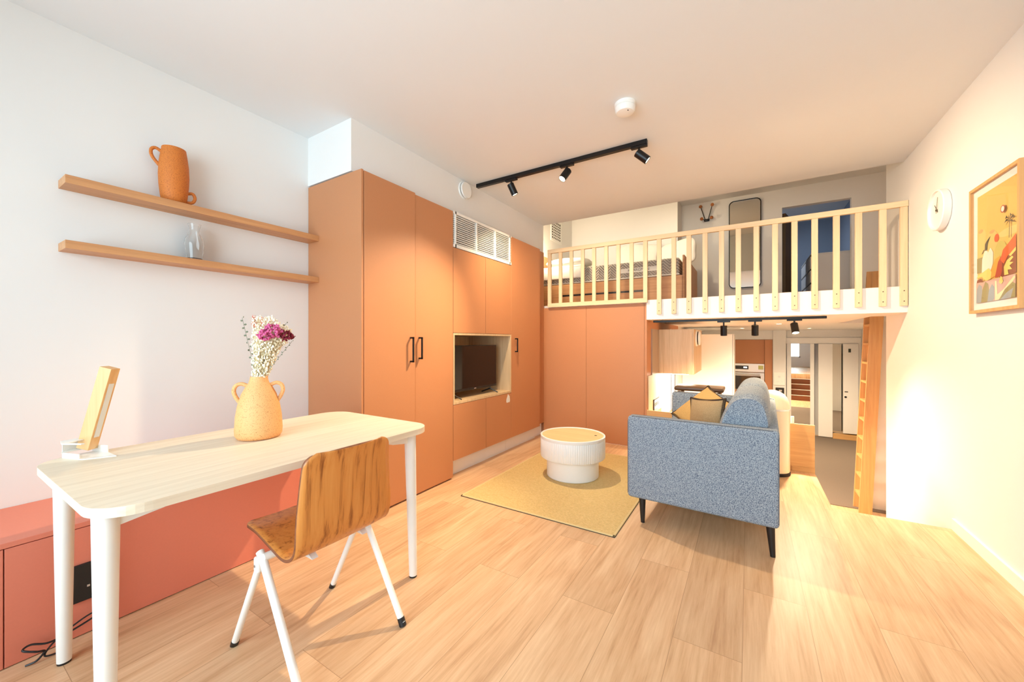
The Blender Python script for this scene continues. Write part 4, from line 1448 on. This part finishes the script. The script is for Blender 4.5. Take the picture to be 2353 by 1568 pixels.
t = thing('smoke_detector', 'round white smoke detector on the ceiling', 'smoke detector', (-0.664, 2.434, ZC))
part('mount', lathe(nb(), [(0, ZC), (0.064, ZC), (0.064, ZC - 0.018), (0.060, ZC - 0.022), (0, ZC - 0.022)], -0.664, 2.434, 40), M['white_metal'], t, True)
part('housing', lathe(nb(), [(0.056, ZC - 0.020), (0.062, ZC - 0.026), (0.061, ZC - 0.046), (0.052, ZC - 0.058), (0.03, ZC - 0.062), (0, ZC - 0.062)], -0.664, 2.434, 40), M['white_metal'], t, True)
part('indicator', boxes((-0.641, -0.636, 2.405, 2.411, ZC - 0.064, ZC - 0.055)), M['black'], t)

# bedside reading lamp at the left end of the bed, round the corner of the bulkhead
t = thing('reading_lamp', 'small white reading lamp on the loft left wall by the bed end', 'lamp', (XL, 4.95, 2.62))
part('wall_plate', disc_x(nb(), XL, XL + 0.012, 4.95, 2.62, 0.045, 0.043, 24), M['white_metal'], t, True)
part('arm', tube(nb(), [(XL + 0.01, 4.95, 2.62), (XL + 0.07, 4.95, 2.63), (XL + 0.10, 4.97, 2.66)], 0.006, 8), M['white_metal'], t, True)
part('shade', cone(nb(), (XL + 0.09, 4.96, 2.70), (XL + 0.12, 4.985, 2.63), 0.02, 0.04, 24), M['white_metal'], t, True)
part('bulb', lathe(nb(), [(0, 2.60), (0.018, 2.605), (0.024, 2.62), (0.018, 2.635), (0, 2.64)], XL + 0.128, 4.99, 20), M['glow'], t, True)
spot_light('reading_lamp_light', (XL + 0.14, 5.0, 2.60), (-1.9, 6.0, 2.6), 85, 175, r=0.03)
t = thing('loft_fill_lamp', 'flat round lamp added above the loft bed to brighten the loft', 'lamp', (-1.0, 5.5, ZL))  # unseen lamp, added to warm and brighten the loft walls
part('housing', lathe(nb(), [(0, ZL), (0.13, ZL), (0.13, ZL - 0.03), (0.12, ZL - 0.034), (0, ZL - 0.034)], -1.0, 5.5, 32), M['white_metal'], t, True)
part('diffuser', lathe(nb(), [(0, ZL - 0.034), (0.115, ZL - 0.034), (0.10, ZL - 0.045), (0, ZL - 0.05)], -1.0, 5.5, 32), M['glow'], t, True)
spot_light('loft_fill_lamp_light', (-1.0, 5.5, ZL - 0.06), (-0.4, 6.2, 2.0), 42, 160, r=0.08)
t = thing('alcove_fill_lamp', 'round lamp added to brighten the alcove behind the loft opening', 'lamp', (0.1, 8.2, ZL))  # unseen cool lamp, added because the alcove came out too dark
part('housing', lathe(nb(), [(0, ZL), (0.13, ZL), (0.13, ZL - 0.03), (0, ZL - 0.034)], 0.1, 8.2, 32), M['white_metal'], t, True)
part('diffuser', lathe(nb(), [(0, ZL - 0.034), (0.115, ZL - 0.034), (0.10, ZL - 0.045), (0, ZL - 0.05)], 0.1, 8.2, 32), emit('alcove_fill_lens', (0.75, 0.87, 1.0, 1), 8), t, True)
spot_light('alcove_fill_lamp_light', (0.1, 8.2, ZL - 0.06), (0.6, 8.4, 1.6), 50, 170, col=(0.75, 0.87, 1.0), r=0.08)
# unseen lamps added in the underside of the loft deck to brighten the kitchen
for x, y, lab in ((0.35, 6.3, 'recessed downlight added under the loft to brighten the kitchen, nearest the ladder'), (-0.1, 8.2, 'recessed downlight added under the loft to brighten the middle of the kitchen'), (0.95, 8.9, 'recessed downlight added under the loft to brighten the kitchen before the far mirrors')):
    t = thing('fill_light', lab, 'lamp', (x, y, ZS0), 'added kitchen fill lights')
    part('ring', lathe(nb(), [(0.032, ZS0), (0.045, ZS0), (0.045, ZS0 - 0.004), (0.034, ZS0 - 0.004), (0.032, ZS0)], x, y, 28), M['white_metal'], t, True)
    part('lens', lathe(nb(), [(0, ZS0 - 0.001), (0.032, ZS0 - 0.001), (0.032, ZS0 - 0.003), (0, ZS0 - 0.003)], x, y, 28), M['glow'], t, True)
    spot_light('fill_light_lamp', (x, y, ZS0 - 0.01), (x, y, 0), 175, 150)

# ================================================================== RIGHT WALL: CLOCK AND PICTURE
wy, wz = 3.675, 2.065
t = thing('wall_clock', 'round white wall clock on the right wall', 'clock', (XR, wy, wz - 0.135))
bm = nb()
lathe(bm, [(0.0, 0.0), (0.128, 0.0), (0.134, 0.006), (0.135, 0.038), (0.131, 0.043), (0.124, 0.043), (0.121, 0.030), (0, 0.030)], 0, 0, 56)
bmesh.ops.transform(bm, matrix=Matrix.Translation((XR, wy, wz)) @ Matrix.Rotation(R(-90), 4, 'Y'), verts=bm.verts)
part('case', bm, M['white_metal'], t, True)
def hand(ang, ln, w, x):
    a = R(ang)
    d = Vector((0, -math.sin(a), math.cos(a)))
    n_ = Vector((0, d.z, -d.y))
    c = Vector((x, wy, wz))
    bm = nb()
    p = [c - d * 0.02 - n_ * w, c - d * 0.02 + n_ * w, c + d * ln + n_ * w * 0.6, c + d * ln - n_ * w * 0.6]
    lo = [bm.verts.new(q) for q in p]
    hi = [bm.verts.new(q - Vector((0.0015, 0, 0))) for q in p]
    bm.faces.new(lo); bm.faces.new(hi)
    for i in range(4):
        bm.faces.new((lo[i], lo[(i + 1) % 4], hi[(i + 1) % 4], hi[i]))
    return bm
M['clockhand'] = plain('clock_hand', s(96, 86, 70), 0.5)
part('hour_hand', hand(-40, 0.055, 0.003, XR - 0.032), M['clockhand'], t)
part('minute_hand', hand(14, 0.085, 0.0025, XR - 0.0345), M['clockhand'], t)
part('pin', cone(nb(), (XR - 0.03, wy, wz), (XR - 0.039, wy, wz), 0.007, 0.007, 14), M['clockhand'], t)

# framed print
py0, py1, pz0, pz1 = 3.245, 2.765, 1.345, 2.045
t = thing('framed_print', 'desert landscape print in a thin oak frame on the right wall', 'picture', (XR, 3.0, pz0))
fw = 0.016
fx = XR - 0.03
part('frame', boxes((fx, XR - 0.001, py1, py0, pz0, pz0 + fw), (fx, XR - 0.001, py1, py0, pz1 - fw, pz1), (fx, XR - 0.001, py0 - fw, py0, pz0 + fw, pz1 - fw), (fx, XR - 0.001, py1, py1 + fw, pz0 + fw, pz1 - fw)), M['oakz'], t)
mount = part('mount', boxes((XR - 0.016, XR - 0.006, py1 + fw, py0 - fw, pz0 + fw, pz1 - fw)), M['white'], t, label='white border of the print')
ay0, ay1, az0, az1 = py0 - 0.058, py1 + 0.052, pz0 + 0.055, pz1 - 0.055
cols = {'sky': (226, 184, 98), 'band': (232, 198, 124), 'mount1': (214, 188, 110), 'peach': (232, 158, 100), 'green': (196, 182, 96), 'orange': (222, 92, 36), 'amber': (236, 160, 56),
        'brown': (128, 56, 22), 'cream': (246, 224, 178), 'white': (240, 226, 208), 'pink': (206, 168, 156), 'blue': (150, 160, 168), 'olive': (146, 138, 88), 'dark': (64, 58, 40), 'yellow': (240, 206, 112), 'rust': (176, 66, 30)}
names = list(cols)
bm = nb()
depth = [0.0]
def shape(col, pts):
    depth[0] += 0.00022
    x = XR - 0.016 - depth[0]
    f = bm.faces.new([bm.verts.new((x, ay0 + (ay1 - ay0) * a, az0 + (az1 - az0) * b)) for a, b in pts])
    f.material_index = names.index(col)
def ell(cx_, cy_, rx, ry, a0=0, a1=360, n=20):
    return [(cx_ + rx * math.cos(R(a0 + (a1 - a0) * k / n)), cy_ + ry * math.sin(R(a0 + (a1 - a0) * k / n))) for k in range(n + (0 if a1 - a0 == 360 else 1))]
def clip(pts):
    return [(min(1, max(0, a)), min(1, max(0, b))) for a, b in pts]
shape('sky', [(0, 0), (1, 0), (1, 1), (0, 1)])
shape('band', clip(ell(0.85, 0.56, 0.3, 0.035)))
shape('mount1', clip([(0, 0.3), (0, 0.66)] + ell(0.12, 0.62, 0.12, 0.06, 150, 0) + [(0.24, 0.3)]))
shape('peach', clip(ell(0.10, 0.665, 0.07, 0.018)))
shape('mount1', [(0.27, 0.3)] + ell(0.41, 0.56, 0.14, 0.065, 180, 0) + [(0.56, 0.3)])
shape('peach', ell(0.41, 0.617, 0.07, 0.015))
shape('orange', ell(0.53, 0.545, 0.06, 0.035))
shape('green', [(0.48, 0.28)] + ell(0.63, 0.42, 0.15, 0.085, 180, 0) + [(0.8, 0.28)])
shape('olive', clip([(0, 0.28), (0, 0.42), (0.16, 0.42), (0.18, 0.28)]))
shape('white', [(0.13, 0.24), (0.15, 0.40), (0.22, 0.47), (0.30, 0.46), (0.33, 0.38), (0.30, 0.24)])
shape('white', [(0.28, 0.27), (0.30, 0.44), (0.38, 0.48), (0.45, 0.43), (0.44, 0.33), (0.38, 0.27)])
shape('dark', [(0.22, 0.47), (0.23, 0.53), (0.27, 0.55), (0.38, 0.585), (0.30, 0.53), (0.285, 0.47)])
shape('dark', [(0.14, 0.45), (0.20, 0.485), (0.205, 0.475), (0.15, 0.445)])
shape('brown', [(0.60, 0.17), (0.64, 0.30), (0.80, 0.40), (1, 0.42), (1, 0.20)])
shape('amber', [(0.36, 0.20), (0.40, 0.28), (0.50, 0.36), (0.62, 0.38), (0.66, 0.32), (0.56, 0.22)])
shape('rust', [(0.50, 0.20), (0.58, 0.33), (0.68, 0.38), (0.68, 0.24), (0.64, 0.20)])
shape('orange', [(0.64, 0.34), (0.70, 0.42), (0.86, 0.47), (1, 0.52), (1, 0.40), (0.82, 0.36), (0.72, 0.30)])
shape('yellow', [(0.84, 0.36), (1, 0.41), (1, 0.38), (0.88, 0.345)])
shape('yellow', [(0, 0.235), (0.05, 0.26), (0.20, 0.28), (0.34, 0.30), (0.42, 0.26), (0.40, 0.20), (0.28, 0.19), (0.16, 0.235)])
shape('brown', clip([(0, 0.18), (0.02, 0.215), (0.12, 0.225), (0.2, 0.18)]))
shape('yellow', [(0.74, 0.20), (0.73, 0.27), (0.80, 0.32), (0.92, 0.345), (0.95, 0.33), (0.86, 0.30), (0.95, 0.29), (0.86, 0.27), (0.92, 0.235), (0.82, 0.24), (0.84, 0.20)])
shape('pink', [(0, 0), (0, 0.19), (1, 0.19), (1, 0)])
shape('blue', clip([(0, 0), (0.02, 0.13), (0.08, 0.175), (0.16, 0.15), (0.18, 0.08), (0.26, 0.0)]))
shape('olive', [(0.14, 0.0), (0.18, 0.12), (0.26, 0.185), (0.34, 0.16), (0.38, 0.05), (0.36, 0.0)])
shape('blue', [(0.32, 0.0), (0.36, 0.10), (0.44, 0.15), (0.50, 0.12), (0.50, 0.02), (0.46, 0.0)])
shape('cream', [(0.52, 0.0), (0.52, 0.17), (0.56, 0.17), (0.58, 0.05), (0.72, 0.08), (0.98, 0.18), (1, 0.16), (0.76, 0.05), (0.6, 0.0)])
shape('olive', [(0.62, 0.0), (0.76, 0.08), (0.94, 0.13), (1, 0.11), (1, 0.0)])
shape('blue', [(0.66, 0.0), (0.80, 0.05), (0.96, 0.08), (0.9, 0.0)])
shape('yellow', [(0.62, 0.15), (0.66, 0.20), (0.70, 0.19), (0.73, 0.15), (0.68, 0.13)])
shape('dark', [(0.86, 0.50), (0.872, 0.64), (0.885, 0.64), (0.875, 0.50)])
for ang, ln in ((20, 0.13), (60, 0.12), (100, 0.10), (140, 0.13), (175, 0.12), (215, 0.10), (-25, 0.12)):
    c_, s_ = math.cos(R(ang)), math.sin(R(ang))
    shape('dark', [(0.878, 0.645), (0.878 + ln * 0.55 * c_ - 0.02 * s_, 0.645 + ln * 0.4 * s_ + 0.016), (0.878 + ln * c_, 0.645 + ln * 0.42 * s_ - 0.012), (0.878 + ln * 0.5 * c_, 0.645 + ln * 0.33 * s_ - 0.002)])
shape('rust', ell(0.73, 0.765, 0.055, 0.032))
shape('white', ell(0.73, 0.765, 0.038, 0.024))
shape('brown', [(0.17, 0.185), (0.175, 0.215), (0.19, 0.20), (0.20, 0.23), (0.215, 0.20), (0.22, 0.185)])
part('print', bm, [plain('print_' + k, s(*v), 0.6) for k, v in cols.items()], mount)
part('glazing', boxes((XR - 0.027, XR - 0.025, py1 + fw, py0 - fw, pz0 + fw, pz1 - fw)), M['glazing'], t, label='clear picture glass')

sc.cycles.max_bounces = 10
sc.cycles.diffuse_bounces = 5
sc.cycles.glossy_bounces = 5
sc.cycles.transmission_bounces = 8
sc.cycles.caustics_reflective = False
sc.cycles.caustics_refractive = False
sc.cycles.sample_clamp_indirect = 4.0
